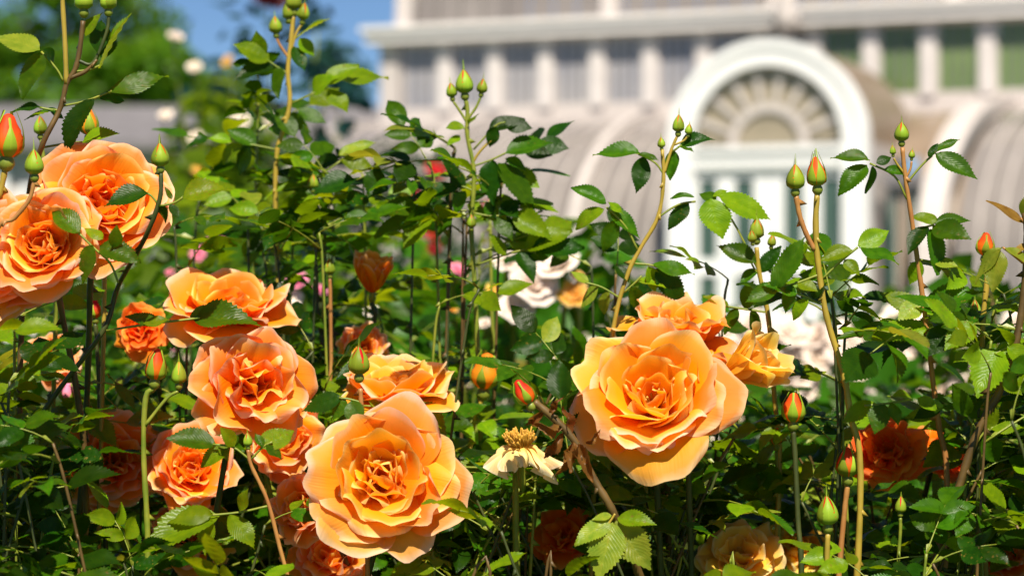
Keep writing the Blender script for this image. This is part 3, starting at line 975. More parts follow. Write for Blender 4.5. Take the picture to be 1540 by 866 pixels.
# ------------------------------------------------------------------ buds
def bud(cane, tip_px, base_px, d, openness, colour='bud_red', seed=0, tilt=0.0, closed_sep='sepal', depth_tip=0.0):
    """bud drawn from its base (top of the hip) to its tip; openness 0 closed, 1 petals well out"""
    r = random.Random(seed)
    B, T = P(*base_px, d), P(*tip_px, d + depth_tip)
    H = (T - B).length
    M = frame((T - B), Vector((r.uniform(-1, 1), -1, r.uniform(-.3, .3))), B - cane.location)
    Rz = Matrix(((0, 0, 1, 0), (1, 0, 0, 0), (0, 1, 0, 0), (0, 0, 0, 1)))   # lathe axis z -> frame x
    # core of rolled petals
    fat = (0.33 + 0.03 * openness) * r.uniform(0.88, 1.10)
    prof = [(0.16, 0.0), (0.30, 0.10), (fat, 0.26), (fat * 0.97, 0.42), (fat * 0.78, 0.60), (fat * 0.50, 0.78), (0.085 + 0.07 * openness, 0.90), (0.03, 0.955)]
    V, F = [], []
    sides = 16
    uv = []
    for j, (rr, z) in enumerate(prof):
        for k in range(sides):
            w = 2 * math.pi * k / sides
            sw = rr * (1 + 0.10 * math.cos(3 * (w + z * 2.4)) * (z > .2)) * H
            V.append((sw * math.cos(w + z * 1.6), sw * math.sin(w + z * 1.6), z * H))
            uv.append((0.5, 0.15 + z * 0.85))
    for j in range(len(prof) - 1):
        for k in range(sides):
            k2 = (k + 1) % sides
            F.append((j * sides + k, j * sides + k2, (j + 1) * sides + k2, (j + 1) * sides + k))
    F.append(tuple((len(prof) - 1) * sides + k for k in range(sides)))
    core = link("bud", mesh_from("bud", V, F, [MAT[colour]], uv=uv), cane, M=M @ Rz)
    # hip under the bud
    hv, hf = lathe([(0.05 * H, -0.33 * H), (0.13 * H, -0.28 * H), (0.19 * H, -0.17 * H), (0.17 * H, -0.06 * H), (0.13 * H, 0.0), (0.15 * H, 0.02 * H)], 10)
    link("hip", mesh_from("hip", hv, hf, [MAT['hip']]), core)
    # five sepals hugging the core
    for k in range(5):
        az = 2 * math.pi * k / 5 + r.uniform(-.1, .1)
        length = (1.06 if openness < .15 else 0.92 - 0.34 * openness) + r.uniform(-0.04, 0.08)
        half = D2R(40 if openness < 0.15 else 35 - 14 * openness)
        V, uv = [], []
        nv, nu = 9, 4
        peel = openness * r.uniform(0.0, 0.22)
        spike = r.uniform(0.10, 0.40)
        for j in range(nv + 1):
            t = j / nv
            z = t * length
            rad = np.interp(z, [p[1] for p in prof], [p[0] for p in prof])
            rad = rad * (1.05 if z > 0.1 else 1.0) + 0.012 + peel * max(0, t - 0.45) ** 1.3 * 2
            wdt = half * (1 - max(0.0, t - 0.30 * (1 - 0.3 * openness)) ** 1.15 * (1.05 if openness < .15 else 1.3))
            wdt = max(wdt, 0.05)
            if t > 0.93:
                z = length + spike * (t - 0.93) / 0.07 * 0.9
                rad = max(0.012, rad * 0.5); wdt = 0.25
            for i in range(nu + 1):
                uu = -1 + 2 * i / nu
                w = az + uu * wdt
                rr = rad * (1.0 + 0.05 * (1 - uu * uu))
                V.append((rr * math.cos(w) * H, rr * math.sin(w) * H, z * H))
                uv.append((uu * .5 + .5, t))
        link("sepal", mesh_from("sepal", V, grid_faces(nu, nv), [MAT['sepal']], uv=uv), core)
    return core


# ------------------------------------------------------------------ canes
KEEP = []      # (px, py, radius, depth): places kept free of loose leaves in front


def keep(px, py, r, d):
    KEEP.append((px, py, r, d))


def blocked(p, size):
    x, y = proj(p)
    for kx, ky, kr, kd in KEEP:
        rad = kr + size * 0.5 if kd < 2.3 else kr * 0.85
        if p.y < kd + 0.01 and (x - kx) ** 2 + (y - ky) ** 2 < rad ** 2:
            return True
    return False


def add_thorns(V, F, pts, radii, r, every):
    acc = 0.0
    for i in range(1, len(pts)):
        acc += (pts[i] - pts[i - 1]).length
        if acc > every:
            acc = r.uniform(-0.01, 0.01)
            t = (pts[i] - pts[i - 1]).normalized()
            a = Vector((r.uniform(-1, 1), r.uniform(-1, 1), 0.0))
            a = (a - t * a.dot(t)).normalized()
            b = len(V)
            c = pts[i] + a * radii[i] * 0.8
            s = t.cross(a) * 0.0010
            V += [c + t * 0.0026, c - t * 0.0026, c + s, c - s, c + a * 0.0052 - t * 0.0022]
            F += [(b, b + 2, b + 4), (b + 2, b + 1, b + 4), (b + 1, b + 3, b + 4), (b + 3, b, b + 4)]


def stem(cane, pts, r_lo, r_hi, mat, name="stem", thorns=0.0, seed=0, n=6):
    pp = [p - cane.location for p in catmull(pts, n)]
    L = [0.0]
    for i in range(1, len(pp)):
        L.append(L[-1] + (pp[i] - pp[i - 1]).length)
    rad = [r_lo + (r_hi - r_lo) * (l / L[-1]) ** 0.8 for l in L]
    rr = random.Random(seed)
    rad = [x * (1 + 0.10 * rr.uniform(-1, 1)) for x in rad]
    V, F = tube(pp, rad, 7)
    if thorns:
        add_thorns(V, F, pp, rad, rr, thorns)
    return link(name, mesh_from(name, V, F, [MAT[mat]]), cane)


def new_cane(label, px_pts, d, r_lo=0.0040, r_hi=0.0020, mat='cane_green', group=None, thorns=0.03, seed=0, category="rose", name="rose_cane", extra_top=None):
    """px_pts bottom to top: (px, py[, depth offset]); the cane is continued down to the soil"""
    r = random.Random(seed + 77)
    pts = [P(p[0], p[1], d + (p[2] if len(p) > 2 else 0)) for p in px_pts]
    lo = pts[0]
    g = Vector((lo.x + r.uniform(-.12, .12), lo.y + r.uniform(-0.02, .10), 0.0))
    c = thing(name, label, category, g, 0, group)
    tang = (pts[0] - pts[1]).normalized() if len(pts) > 1 else Vector((0, 0, -1))
    kn = lo + (tang + Vector((0, 0, -0.6))).normalized() * 0.07
    lo = kn
    low = [g, g.lerp(lo, 0.35) + Vector((r.uniform(-.02, .02), r.uniform(-.02, .02), 0)),
           g.lerp(lo, 0.72) + Vector((r.uniform(-.015, .015), r.uniform(-.015, .015), 0))]
    allp = low + [kn] + pts + ([extra_top] if extra_top is not None else [])
    stem(c, allp, r_lo * 1.2, r_hi, mat, thorns=thorns, seed=seed)
    return c


def traced_leaf(cane, d, stalk, leaflets, tone='mix', seed=0, mat='cane_green', dd=0.0):
    """stalk: px polyline of the leaf stalk; leaflets: (bx, by, tx, ty[, tip depth offset[, width]])"""
    r = random.Random(seed * 13 + int(leaflets[0][0]) + int(leaflets[0][1]))
    pts = [P(x, y, d + dd) for x, y in stalk]
    b0 = pts[0]
    V, F = tube([p - b0 for p in catmull(pts, 4)], 0.00085, 5)
    leaf = link("leaf", mesh_from("leaf_stalk", V, F, [MAT[mat]]), cane, loc=b0 - cane.location)
    for l in leaflets:
        bx, by, tx, ty = l[:4]
        dz = l[4] if len(l) > 4 and l[4] is not None else r.uniform(-0.014, 0.010)
        w = l[5] if len(l) > 5 else r.uniform(0.85, 1.1)
        B, T = P(bx, by, d + dd + r.uniform(-.004, .004)), P(tx, ty, d + dd + dz)
        ln = (T - B).length
        up = Vector((r.uniform(-.45, .45), -r.uniform(0.45, 1.1), r.uniform(0.5, 1.0)))
        M = frame(T - B, up, B - b0, (ln, ln * w, ln))
        tn = tone
        link("leaflet", r.choice(LEAFM[pick_leaf(r, tn)]), leaf, M=M)
    return leaf


def scatter_leaves(cane, pts, spacing, upto, r, tone='mix', lsize=(0.026, 0.042), stalk='cane_green', top_lim=None, force=False, skip=0.0):
    """compound leaves in a spiral down from the top of the polyline pts (bottom to top)"""
    pp = catmull(pts, 8)
    acc, total = skip, 0.0
    az = r.uniform(0, 6.28)
    n = 0
    for i in range(len(pp) - 1, 0, -1):
        seg = (pp[i] - pp[i - 1]).length
        acc += seg; total += seg
        if total > upto:
            break
        if acc < spacing:
            continue
        acc = r.uniform(-0.3, 0.2) * spacing
        az += 2.4 + r.uniform(-.5, .5)
        el = r.uniform(0.15, 0.75) * (1 - 0.5 * total / upto)
        dv = Vector((math.cos(az) * math.cos(el), math.sin(az) * math.cos(el), math.sin(el)))
        ls = r.uniform(*lsize)
        ln = ls * r.uniform(1.6, 2.2)
        p = pp[i]
        if not force:
            c = p + dv * ln
            sz = ls / c.y * FPX
            sd = dv.cross(Vector((0, 0, 1))).normalized() * ls * 0.8
            m_ = p + dv * ln * 0.65
            if any(blocked(q_, sz * 0.7) for q_ in (c, m_, c + dv * ls * 0.8, m_ + sd, m_ - sd, c + sd * .5, c - sd * .5)):
                continue
            if top_lim and proj(c)[1] < top_lim(proj(c)[0]) - 25:
                continue
        compound_leaf(cane, p, dv, Vector((r.uniform(-.5, .5), r.uniform(-.85, .15), 1)), ln, r.choice((3, 5, 5, 5, 7)), ls, r, tone, stalk)
        n += 1
    return n


# ---- blooms of the foreground -----------------------------------------------------------
LATER = []


HEROES = (21, 33, 34, 35, 41, 42, 51, 52, 53, 55)


def bloom_cane(label, px, py, d, rpx, axis, kind, colour, seed, spin=0.0, via=None, mat='cane_green', bl=None, keepr=None):
    mat = ('cane_green', 'cane_dark', 'cane_brown', 'cane_dark')[seed % 4]
    radius = rpx * 1.12 / FPX * d
    c = P(px, py, d)
    ax = Vector(axis).normalized()
    back = c - ax * radius * 0.30
    foot = back - ax * radius * 0.5 + Vector((0, 0, -radius * 0.5))
    path = [P(*v, d + 0.03) for v in (via or [])]
    r = random.Random(seed)
    lo = path[0] if path else foot + Vector((r.uniform(-.05, .05), 0.03, -0.16))
    g = Vector((lo.x + r.uniform(-.12, .12), lo.y + r.uniform(0, .08), 0))
    cane = thing("rose_cane", label, "rose", g)
    pts = [g, g.lerp(lo, 0.4) + Vector((0.012, 0.01, 0)), g.lerp(lo, 0.75) - Vector((0.01, 0, 0)), lo] + path[1:] + [foot, back]
    stem(cane, pts, 0.0036, 0.0022, mat, thorns=0.04, seed=seed)
    bloom(cane, c, radius, ax, kind, colour, seed, spin, bl)
    LATER.append((cane, pts, radius, seed))
    hero = keepr is not None or seed in HEROES
    keep(px, py, (keepr or rpx * (0.93 if hero else 0.68)), d + radius * (0.6 if hero else 0.3))
    return cane, pts


BL = {}
BL['main'] = bloom_cane("large apricot rose in full face-on bloom with folded yellow centre",
                        574, 724, 1.665, 100, (0.10, -0.93, 0.30), 'full', 'apricot', 21, 0.35, keepr=122)
BL['cup'] = bloom_cane("large apricot cupped rose tilted upward with wide drooping lower petals, beside the withered bloom",
                       983, 612, 1.68, 103, (-0.10, -0.82, 0.52), 'cup', 'apricot', 33, 0.2)
BL['cupback'] = bloom_cane("ruffled apricot rose tucked close behind the large cupped rose",
                           1014, 530, 1.79, 90, (0.10, -0.35, 0.93), 'loose', 'apricot', 34)
BL['side'] = bloom_cane("half-opened pale yellow rose facing sideways next to the cupped rose",
                        1092, 562, 1.70, 70, (0.86, -0.34, 0.40), 'young', 'pale', 35)
BL['left'] = bloom_cane("large pale edged orange rose above its twin at the cane with dark leaves",
                        150, 316, 1.70, 92, (0.30, -0.85, 0.35), 'full', 'orange', 41, 0.1)
BL['left2'] = bloom_cane("deep orange many petalled rose overlapping the pale edged orange rose",
                         72, 378, 1.655, 78, (-0.05, -0.92, 0.30), 'full', 'orange', 42)
BL['left3'] = bloom_cane("orange rose with a long hanging lower petal beside the deep orange rose",
                         -8, 400, 1.67, 92, (0.25, -0.9, 0.1), 'loose', 'orange', 43)
BL['ruffle'] = bloom_cane("ruffled orange rose turned sideways above the small green bud",
                          372, 582, 1.70, 84, (0.35, -0.75, 0.10), 'loose', 'orange', 51, 0.6)
BL['rufback'] = bloom_cane("wide flat orange rose partly hidden behind the long glossy leaf",
                           342, 484, 1.86, 86, (0.05, -0.40, 0.92), 'cup', 'orange', 52)
BL['midback'] = bloom_cane("apricot rose peeping out just behind the large face-on bloom",
                           592, 612, 1.80, 82, (0.0, -0.30, 0.95), 'cup', 'apricot', 53)
BL['lowleft'] = bloom_cane("small orange rose facing left under the large face-on bloom",
                           470, 765, 1.76, 58, (-0.65, -0.7, 0.25), 'loose', 'orange', 54)
BL['tulip'] = bloom_cane("slightly blurred orange rose opening like a tulip among green leaves",
                         560, 440, 1.98, 46, (0.05, -0.30, 0.95), 'young', 'orange', 55, keepr=60)
BL['ora'] = bloom_cane("orange rose in the shade behind dark leaves of the left thicket", 168, 700, 1.84, 74, (0.2, -0.85, 0.35), 'loose', 'orange', 56)
BL['orb'] = bloom_cane("pale orange rose beneath the ruffled sideways rose", 288, 716, 1.82, 62, (0.1, -0.8, 0.5), 'full', 'orange', 57)
BL['orc'] = bloom_cane("bright red orange rose glowing between leaves below the arched door", 1338, 690, 1.86, 58, (-0.25, -0.75, 0.55), 'loose', 'scarlet', 58, keepr=62)
BL['ord'] = bloom_cane("small red orange rose half covered by serrated leaves beside the thick brown cane", 1410, 690, 1.90, 42, (0.3, -0.6, 0.6), 'loose', 'scarlet', 59)
BL['ore'] = bloom_cane("small scarlet orange rose low between the withered bloom and the bronze leaves", 852, 815, 1.84, 50, (-0.2, -0.7, 0.6), 'loose', 'scarlet', 60)
BL['orf'] = bloom_cane("pale peach rose low in the leaves beneath the cupped rose", 1110, 850, 1.80, 62, (0.0, -0.7, 0.7), 'loose', 'pale', 61)
BL['org'] = bloom_cane("pale cream rose low in the leaves beside the pointed green bud", 1195, 830, 1.95, 48, (0.2, -0.7, 0.6), 'loose', 'pale', 62)
BL['orh'] = bloom_cane("peach rose at the foot of the thick brown cane", 1512, 850, 1.86, 40, (0.0, -0.5, 0.8), 'loose', 'orange', 63)
BL['ori'] = bloom_cane("peach rose low below the shaded orange rose of the left thicket", 285, 815, 1.86, 58, (0.0, -0.8, 0.5), 'loose', 'orange', 64)
BL['orj'] = bloom_cane("orange rose just beneath the large face-on bloom", 500, 850, 1.80, 60, (0.0, -0.7, 0.6), 'loose', 'orange', 65)
BL['ork'] = bloom_cane("small orange rose between the tulip shaped rose and the pointed green bud", 545, 525, 1.97, 34, (0.2, -0.8, 0.3), 'loose', 'orange', 66)
BL['orl'] = bloom_cane("orange rose deep in shadow below the red bud of the left thicket", 80, 545, 1.95, 40, (0.2, -0.8, 0.5), 'loose', 'orange', 67)
BL['orm'] = bloom_cane("red orange rose behind the ruffled sideways rose", 420, 655, 1.80, 60, (0.5, -0.8, 0.0), 'loose', 'orange', 68)
BL['orn'] = bloom_cane("red orange rose opening beside the two red buds of the left thicket", 215, 500, 1.90, 40, (-0.2, -0.8, 0.3), 'loose', 'scarlet', 69)

# withered bloom
wc = thing("rose_cane", "withered cream rose with dried yellow centre and limp hanging petals", "rose", (P(790, 660, 1.70).x, 1.74, 0))
wp = P(783, 672, 1.69)
stem(wc, [wc.location.copy(), wc.location + Vector((0.01, 0.0, 0.5)), P(776, 800, 1.72), P(786, 735, 1.70), P(784, 690, 1.69)], 0.0045, 0.0022, 'cane_green', thorns=.06, seed=3)
bw = link("bloom", calyx_mesh(0.02), wc, M=Matrix.Translation(wp - wc.location) @ Vector((-0.1, -0.22, 0.95)).to_track_quat('Z', 'Y').to_matrix().to_4x4())
r_ = random.Random(5)
for k in range(13):
    me = petal_mesh(MAT['cream'], L=0.025 * r_.uniform(0.7, 1.25), W=0.012 * r_.uniform(0.7, 1.2), th0=D2R(75), th1=D2R(182 + r_.uniform(-40, 12)), p=0.55,
                    cup=2.0, ruf=0.30, seed=k, r0=0.003)
    o = link("petal", me, bw)
    o.rotation_euler = (0, 0, k * 2.4 + r_.uniform(-.3, .3))
V, F = [], []
for k in range(120):
    a, rr = r_.uniform(0, 6.28), 0.012 * math.sqrt(r_.random())
    p0 = Vector((rr * .5 * math.cos(a), rr * .5 * math.sin(a), 0))
    p1 = Vector((rr * math.cos(a), rr * math.sin(a), r_.uniform(0.006, 0.012)))
    tube([p0, (p0 + p1) / 2 + Vector((r_.uniform(-.002, .002), 0, 0)), p1, p1 + Vector((0, 0, .0008))], [.0003, .0003, .0008, .0005], 4, V, F)
link("stamens", mesh_from("stamens", V, F, [MAT['stamen']]), bw)
keep(785, 672, 38, 1.68)

# gaps in the foliage where the roses further back show
for k in ((1205, 528, 60, 3.2), (1310, 540, 46, 3.2), (1395, 532, 54, 3.2), (1440, 560, 36, 3.2), (742, 470, 22, 2.6), (1250, 545, 18, 3.2), (812, 430, 80, 2.55), (686, 412, 32, 2.55), (450, 430, 30, 2.55), (424, 452, 20, 2.55),
          (335, 360, 36, 3.2), (645, 345, 34, 3.2), (265, 520, 16, 2.6), (730, 640, 26, 3.0), (700, 590, 26, 3.0), (652, 370, 18, 3), (1160, 620, 16, 3), (880, 560, 14, 3)):
    keep(*k)

# ---- traced shoots with buds ------------------------------------------------------------
d = 1.69
c = new_cane("dark arching cane across the orange roses carrying one pointed green bud", [(20, 700, .02), (80, 598, .01), (155, 498), (178, 430), (218, 358, -0.05), (240, 300, -.06), (242, 258, -.06)], d, 0.0034, 0.0016, 'cane_dark', seed=1)
bud(c, (240, 214), (241, 250), d - .06, 0.0, seed=1)
traced_leaf(c, d - .06, [(236, 305), (228, 295), (222, 291)], [(224, 291, 155, 303, -.01), (238, 308, 255, 330)], 'dark', 1)
traced_leaf(c, d - .06, [(240, 310), (262, 305), (276, 296)], [(274, 297, 343, 272, .0), (255, 308, 270, 325), (258, 300, 250, 280)], 'mix', 2)
traced_leaf(c, d - .06, [(178, 425), (165, 395), (140, 372), (118, 350)], [(120, 350, 76, 312), (150, 372, 208, 392, -.01), (140, 368, 118, 425), (155, 360, 128, 340), (170, 372, 180, 340)], 'mix', 3)
traced_leaf(c, d, [(160, 497), (220, 488), (300, 478)], [(290, 480, 386, 470, -.01, 0.8), (215, 487, 255, 478), (240, 487, 190, 470), (285, 480, 330, 462, .01)], 'mix', 4, dd=-.01)
scatter_leaves(c, [P(20, 700, d), P(80, 598, d), P(155, 498, d)], 0.03, 0.2, random.Random(4), 'dark')

d = 1.70
c = new_cane("tall cane with two plump green buds at its forked top above the orange roses", [(30, 560, .05), (40, 320, .04), (60, 228), (90, 165), (100, 127), (113, 105), (120, 75), (125, 32)], d, 0.0034, 0.0018, 'cane_brown', seed=2)
stem(c, [P(100, 127, d), P(98, 70, d), P(94, 0, d), P(92, -60, d)], 0.0019, 0.0017, 'cane_gold')
stem(c, [P(118, 92, d), P(140, 95, d), P(160, 50, d), P(164, 22, d)], 0.0014, 0.0012, 'cane_dark')
stem(c, [P(104, 118, d), P(128, 108, d), P(146, 90, d)], 0.0018, 0.0013, 'cane_brown', thorns=.02)
bud(c, (125, -28), (126, 14), d, 0.0, seed=2)
bud(c, (162, -22), (163, 14), d, 0.05, seed=3)
traced_leaf(c, d, [(95, 122), (85, 104), (62, 78)], [(60, 76, -6, 48, .0, 1.0), (64, 80, 24, 142, -.01, 1.1), (66, 74, 88, 100)], 'mix', 5)
traced_leaf(c, d, [(112, 108), (135, 105), (152, 98)], [(150, 103, 192, 24, -.02, 1.3), (152, 90, 163, 24, .02), (128, 55, 155, 18)], 'mix', 6)
traced_leaf(c, d, [(92, 160), (130, 152), (168, 137)], [(160, 140, 253, 108, .01, .7), (150, 148, 191, 151), (140, 148, 92, 222, -.01, .8)], 'mix', 7)
traced_leaf(c, d, [(88, 166), (75, 165), (60, 162)], [(82, 166, 38, 178), (62, 162, 15, 160), (72, 163, 98, 178)], 'dark', 8)
traced_leaf(c, d + .02, [(64, 222), (100, 216), (124, 214)], [(122, 215, 177, 201), (100, 216, 90, 240)], 'mix', 9)

c = new_cane("cane with a fat red and green bud about to open beside the orange roses", [(-30, 520), (-14, 330), (0, 290), (8, 252)], 1.66, .003, .0022, 'cane_gold', seed=3)
bud(c, (13, 168), (10, 236), 1.66, 0.55, 'bud_red', 4)
c = new_cane("thin curved reddish stalk with a dark green bud in front of the orange rose", [(-20, 560), (-8, 360), (22, 328), (44, 300), (52, 270)], 1.63, .003, .0015, 'cane_red', seed=4)
bud(c, (51, 224), (52, 262), 1.63, 0.0, seed=5)
c = new_cane("short stalk with a yellowish bud behind the pale edged orange rose", [(150, 330), (145, 260), (136, 212)], 1.80, .003, .0016, 'cane_gold', seed=5)
bud(c, (133, 160), (134, 202), 1.80, 0.25, 'bud_orange', 6)
c = new_cane("short stalk with a small green bud beside the yellowish bud", [(75, 330), (68, 260), (62, 210)], 1.82, .003, .0016, 'cane_green', seed=6)
bud(c, (60, 174), (61, 202), 1.82, 0.0, seed=7)

d = 2.02
c = new_cane("tall slender golden cane topped by a tight cluster of green buds against the sky", [(420, 520), (417, 385), (414, 300), (417, 228), (430, 185), (436, 150), (433, 108), (438, 60), (441, 24)], d, .0034, .0020, 'cane_gold', seed=7)
bud(c, (441, -22), (442, 14), d, 0.0, seed=8)
bud(c, (432, 2), (434, 28), d, 0.0, seed=9)
bud(c, (458, 4), (455, 30), d, 0.0, seed=10)
bud(c, (413, 24), (415, 50), d, 0.0, seed=11)
stem(c, [P(438, 75, d), P(446, 50, d), P(455, 36, d)], .0013, .0011, 'cane_gold')
stem(c, [P(436, 90, d), P(422, 70, d), P(415, 56, d)], .0013, .0011, 'cane_red')
traced_leaf(c, d, [(437, 156), (462, 145), (492, 132)], [(488, 128, 540, 96, 0), (492, 120, 586, 107, .02), (495, 134, 522, 168, -.01, 1.1), (470, 142, 500, 108)], 'light', 10)
traced_leaf(c, d, [(435, 112), (415, 100), (395, 85)], [(405, 92, 355, 62), (412, 100, 352, 112, -.01, 1.1), (395, 85, 385, 48), (420, 100, 412, 145)], 'mix', 11)
traced_leaf(c, d, [(440, 62), (455, 50)], [(452, 52, 494, 28), (450, 58, 470, 86), (442, 70, 458, 105)], 'mix', 12)
traced_leaf(c, d, [(428, 300), (470, 272), (515, 240)], [(512, 240, 562, 250, 0), (510, 234, 563, 210), (482, 260, 512, 288), (470, 268, 424, 272), (500, 310, 527, 283, 0, .5)], 'mix', 13)
traced_leaf(c, d, [(415, 225), (380, 218), (350, 214)], [(350, 214, 312, 205), (375, 219, 355, 262), (385, 218, 345, 190), (365, 216, 330, 245)], 'mix', 14)
traced_leaf(c, d, [(414, 330), (395, 345), (380, 360)], [(395, 345, 350, 350), (382, 358, 372, 400)], 'mix', 15)
traced_leaf(c, d, [(418, 370), (440, 350), (460, 330)], [(455, 335, 500, 325), (440, 350, 480, 362), (445, 345, 440, 310)], 'mix', 16)

c = new_cane("thin dark stalk with a narrow bud beside the tall slender golden cane", [(478, 470), (474, 360), (470, 292)], 2.0, .003, .0014, 'cane_dark', seed=8)
bud(c, (471, 262), (471, 284), 2.0, 0.1, seed=12)
scatter_leaves(c, [P(478, 470, 2.0), P(474, 360, 2.0), P(471, 300, 2.0)], 0.03, .10, random.Random(9), 'mix', (0.024, 0.034))

d = 1.93
c = new_cane("tall leafy cane with three plump buds, the middle one biggest, before the greenhouse windows", [(720, 560), (714, 430), (709, 345), (712, 290), (712, 250), (703, 205), (703, 165), (699, 146)], d, .0034, .0018, 'cane_green', seed=9)
bud(c, (697, 104), (699, 140), d, 0.0, seed=13)
bud(c, (677, 124), (680, 146), d, 0.0, seed=14)
bud(c, (727, 118), (724, 140), d, 0.0, seed=15)
stem(c, [P(703, 185, d), P(690, 165, d), P(681, 152, d)], .0012, .0010, 'cane_green')
stem(c, [P(703, 180, d), P(716, 162, d), P(723, 146, d)], .0012, .0010, 'cane_green')
stem(c, [P(708, 250, d), P(722, 228, d), P(745, 205, d)], .0012, .0010, 'cane_gold')
traced_leaf(c, d, [(703, 195), (690, 190)], [(698, 190, 670, 190), (705, 188, 716, 168), (692, 205, 672, 215)], 'light', 17)
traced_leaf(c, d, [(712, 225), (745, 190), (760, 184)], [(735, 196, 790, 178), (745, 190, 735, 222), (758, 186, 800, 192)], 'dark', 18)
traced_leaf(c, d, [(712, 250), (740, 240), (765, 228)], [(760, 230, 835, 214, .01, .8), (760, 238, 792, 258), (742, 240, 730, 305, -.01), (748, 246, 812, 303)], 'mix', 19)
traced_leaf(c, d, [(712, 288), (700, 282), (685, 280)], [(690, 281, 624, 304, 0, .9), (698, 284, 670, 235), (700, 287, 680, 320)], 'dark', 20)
traced_leaf(c, d, [(710, 330), (670, 322), (630, 318)], [(640, 318, 558, 346, 0, 1.0), (650, 320, 600, 368, -.01, 1.0), (636, 318, 570, 308), (680, 324, 655, 352)], 'mix', 21)
traced_leaf(c, d, [(710, 320), (740, 325), (775, 322)], [(770, 322, 830, 350), (745, 325, 770, 360), (750, 324, 790, 300), (730, 324, 745, 300)], 'mix', 22)
scatter_leaves(c, [P(720, 560, d), P(714, 430, d), P(709, 345, d)], 0.022, .12, random.Random(19), 'mix', (0.026, 0.036))
bud(c, (709, 322), (709, 342), d - .03, 0.05, seed=16)
traced_leaf(c, d, [(712, 400), (770, 380), (810, 372)], [(800, 374, 880, 372, 0, .9), (790, 376, 860, 345), (780, 378, 800, 425), (760, 384, 740, 350)], 'mix', 23)
c = new_cane("short stalk with a small orange tipped bud beside the three plump buds", [(740, 480), (738, 380), (737, 330)], 2.1, .003, .0015, 'cane_green', seed=10)
bud(c, (738, 300), (737, 324), 2.1, 0.7, 'bud_orange', 17)
scatter_leaves(c, [P(745, 520, 2.1), P(738, 380, 2.1)], 0.03, .10, random.Random(29), 'mix', (0.024, 0.034))

d = 1.80
c = new_cane("golden forked cane leaning right with a pear shaped bud left of the white arch", [(905, 620), (925, 480), (945, 410), (963, 374), (990, 325), (998, 270), (996, 225)], d, .0034, .0015, 'cane_gold', seed=11)
stem(c, [P(998, 262, d), P(1010, 225, d), P(1019, 204, d)], .0013, .0011, 'cane_gold')
bud(c, (1021, 172), (1020, 198), d, 0.0, seed=18)
bud(c, (1037, 186), (1035, 202), d, 0.0, seed=19)
bud(c, (994, 206), (995, 222), d, 0.0, seed=20)
stem(c, [P(1014, 218, d), P(1028, 212, d), P(1034, 205, d)], .0009, .0008, 'cane_gold')
traced_leaf(c, d, [(998, 262), (985, 245), (960, 232)], [(964, 232, 892, 226, .0, .8), (970, 236, 956, 287, -.01, 1.0), (962, 232, 988, 238)], 'mix', 24)
traced_leaf(c, d, [(1012, 228), (1025, 218)], [(1022, 218, 1072, 201, 0, .8), (1014, 226, 1004, 270, 0, .9), (1020, 222, 1040, 222)], 'mix', 25)
traced_leaf(c, d, [(988, 328), (1020, 308), (1046, 303)], [(1044, 296, 1008, 294, 0, .6), (1036, 306, 1002, 342, 0, .9)], 'mix', 26)
traced_leaf(c, d, [(960, 378), (940, 340), (912, 312)], [(912, 306, 862, 278, 0, .8), (908, 314, 862, 342, 0, .9), (928, 330, 904, 380, 0, .9), (916, 312, 960, 360, 0, .7), (914, 304, 940, 322)], 'mix', 27)
traced_leaf(c, d, [(952, 396), (975, 398), (990, 402)], [(980, 398, 1047, 408, 0, .8), (986, 404, 1034, 452, 0, .9), (975, 400, 985, 440)], 'mix', 28)
traced_leaf(c, d, [(935, 450), (905, 432), (880, 425)], [(885, 426, 860, 405), (900, 432, 870, 460), (915, 438, 905, 475)], 'yellow', 29)
traced_leaf(c, d, [(938, 440), (955, 425), (965, 415)], [(960, 420, 1000, 432), (950, 430, 965, 468), (945, 425, 925, 395)], 'mix', 30)
scatter_leaves(c, [P(905, 620, d), P(925, 480, d), P(940, 420, d)], 0.022, .10, random.Random(39), 'mix', (0.026, 0.036))

d = 1.69
c = new_cane("upright cane with a green bud beside a red tipped bud, before the door", [(1278, 620), (1268, 560), (1243, 475), (1230, 392), (1227, 335), (1229, 292)], d, .0034, .0021, 'cane_gold', seed=12)
bud(c, (1226, 234), (1229, 279), d, 0.30, 'bud_red', 22)
stem(c, [P(1225, 376, d), P(1212, 350, d), P(1203, 325, d), P(1197, 294, d)], .0019, .0018, 'cane_red', thorns=.02)
bud(c, (1196, 246), (1196, 284), d, 0.0, seed=21)
traced_leaf(c, d, [(1226, 378), (1216, 372), (1210, 364)], [(1214, 370, 1228, 356), (1212, 366, 1208, 382)], 'light', 31)
traced_leaf(c, d, [(1236, 420), (1262, 395), (1290, 372)], [(1282, 376, 1232, 386, 0, .9), (1290, 370, 1340, 350, .01, .9), (1292, 372, 1352, 392, -.015, 1.1), (1270, 390, 1290, 415)], 'light', 32)
traced_leaf(c, d, [(1234, 412), (1200, 425), (1160, 438)], [(1165, 436, 1208, 358, -.01, .9), (1170, 434, 1120, 450), (1190, 428, 1180, 470), (1200, 424, 1228, 440)], 'mix', 33)
traced_leaf(c, d, [(1240, 460), (1220, 450), (1195, 440)], [(1200, 442, 1150, 420), (1215, 450, 1190, 480), (1222, 450, 1240, 420)], 'mix', 34)
scatter_leaves(c, [P(1278, 620, d), P(1268, 560, d), P(1243, 480, d)], 0.022, .09, random.Random(49), 'mix', (0.028, 0.040))

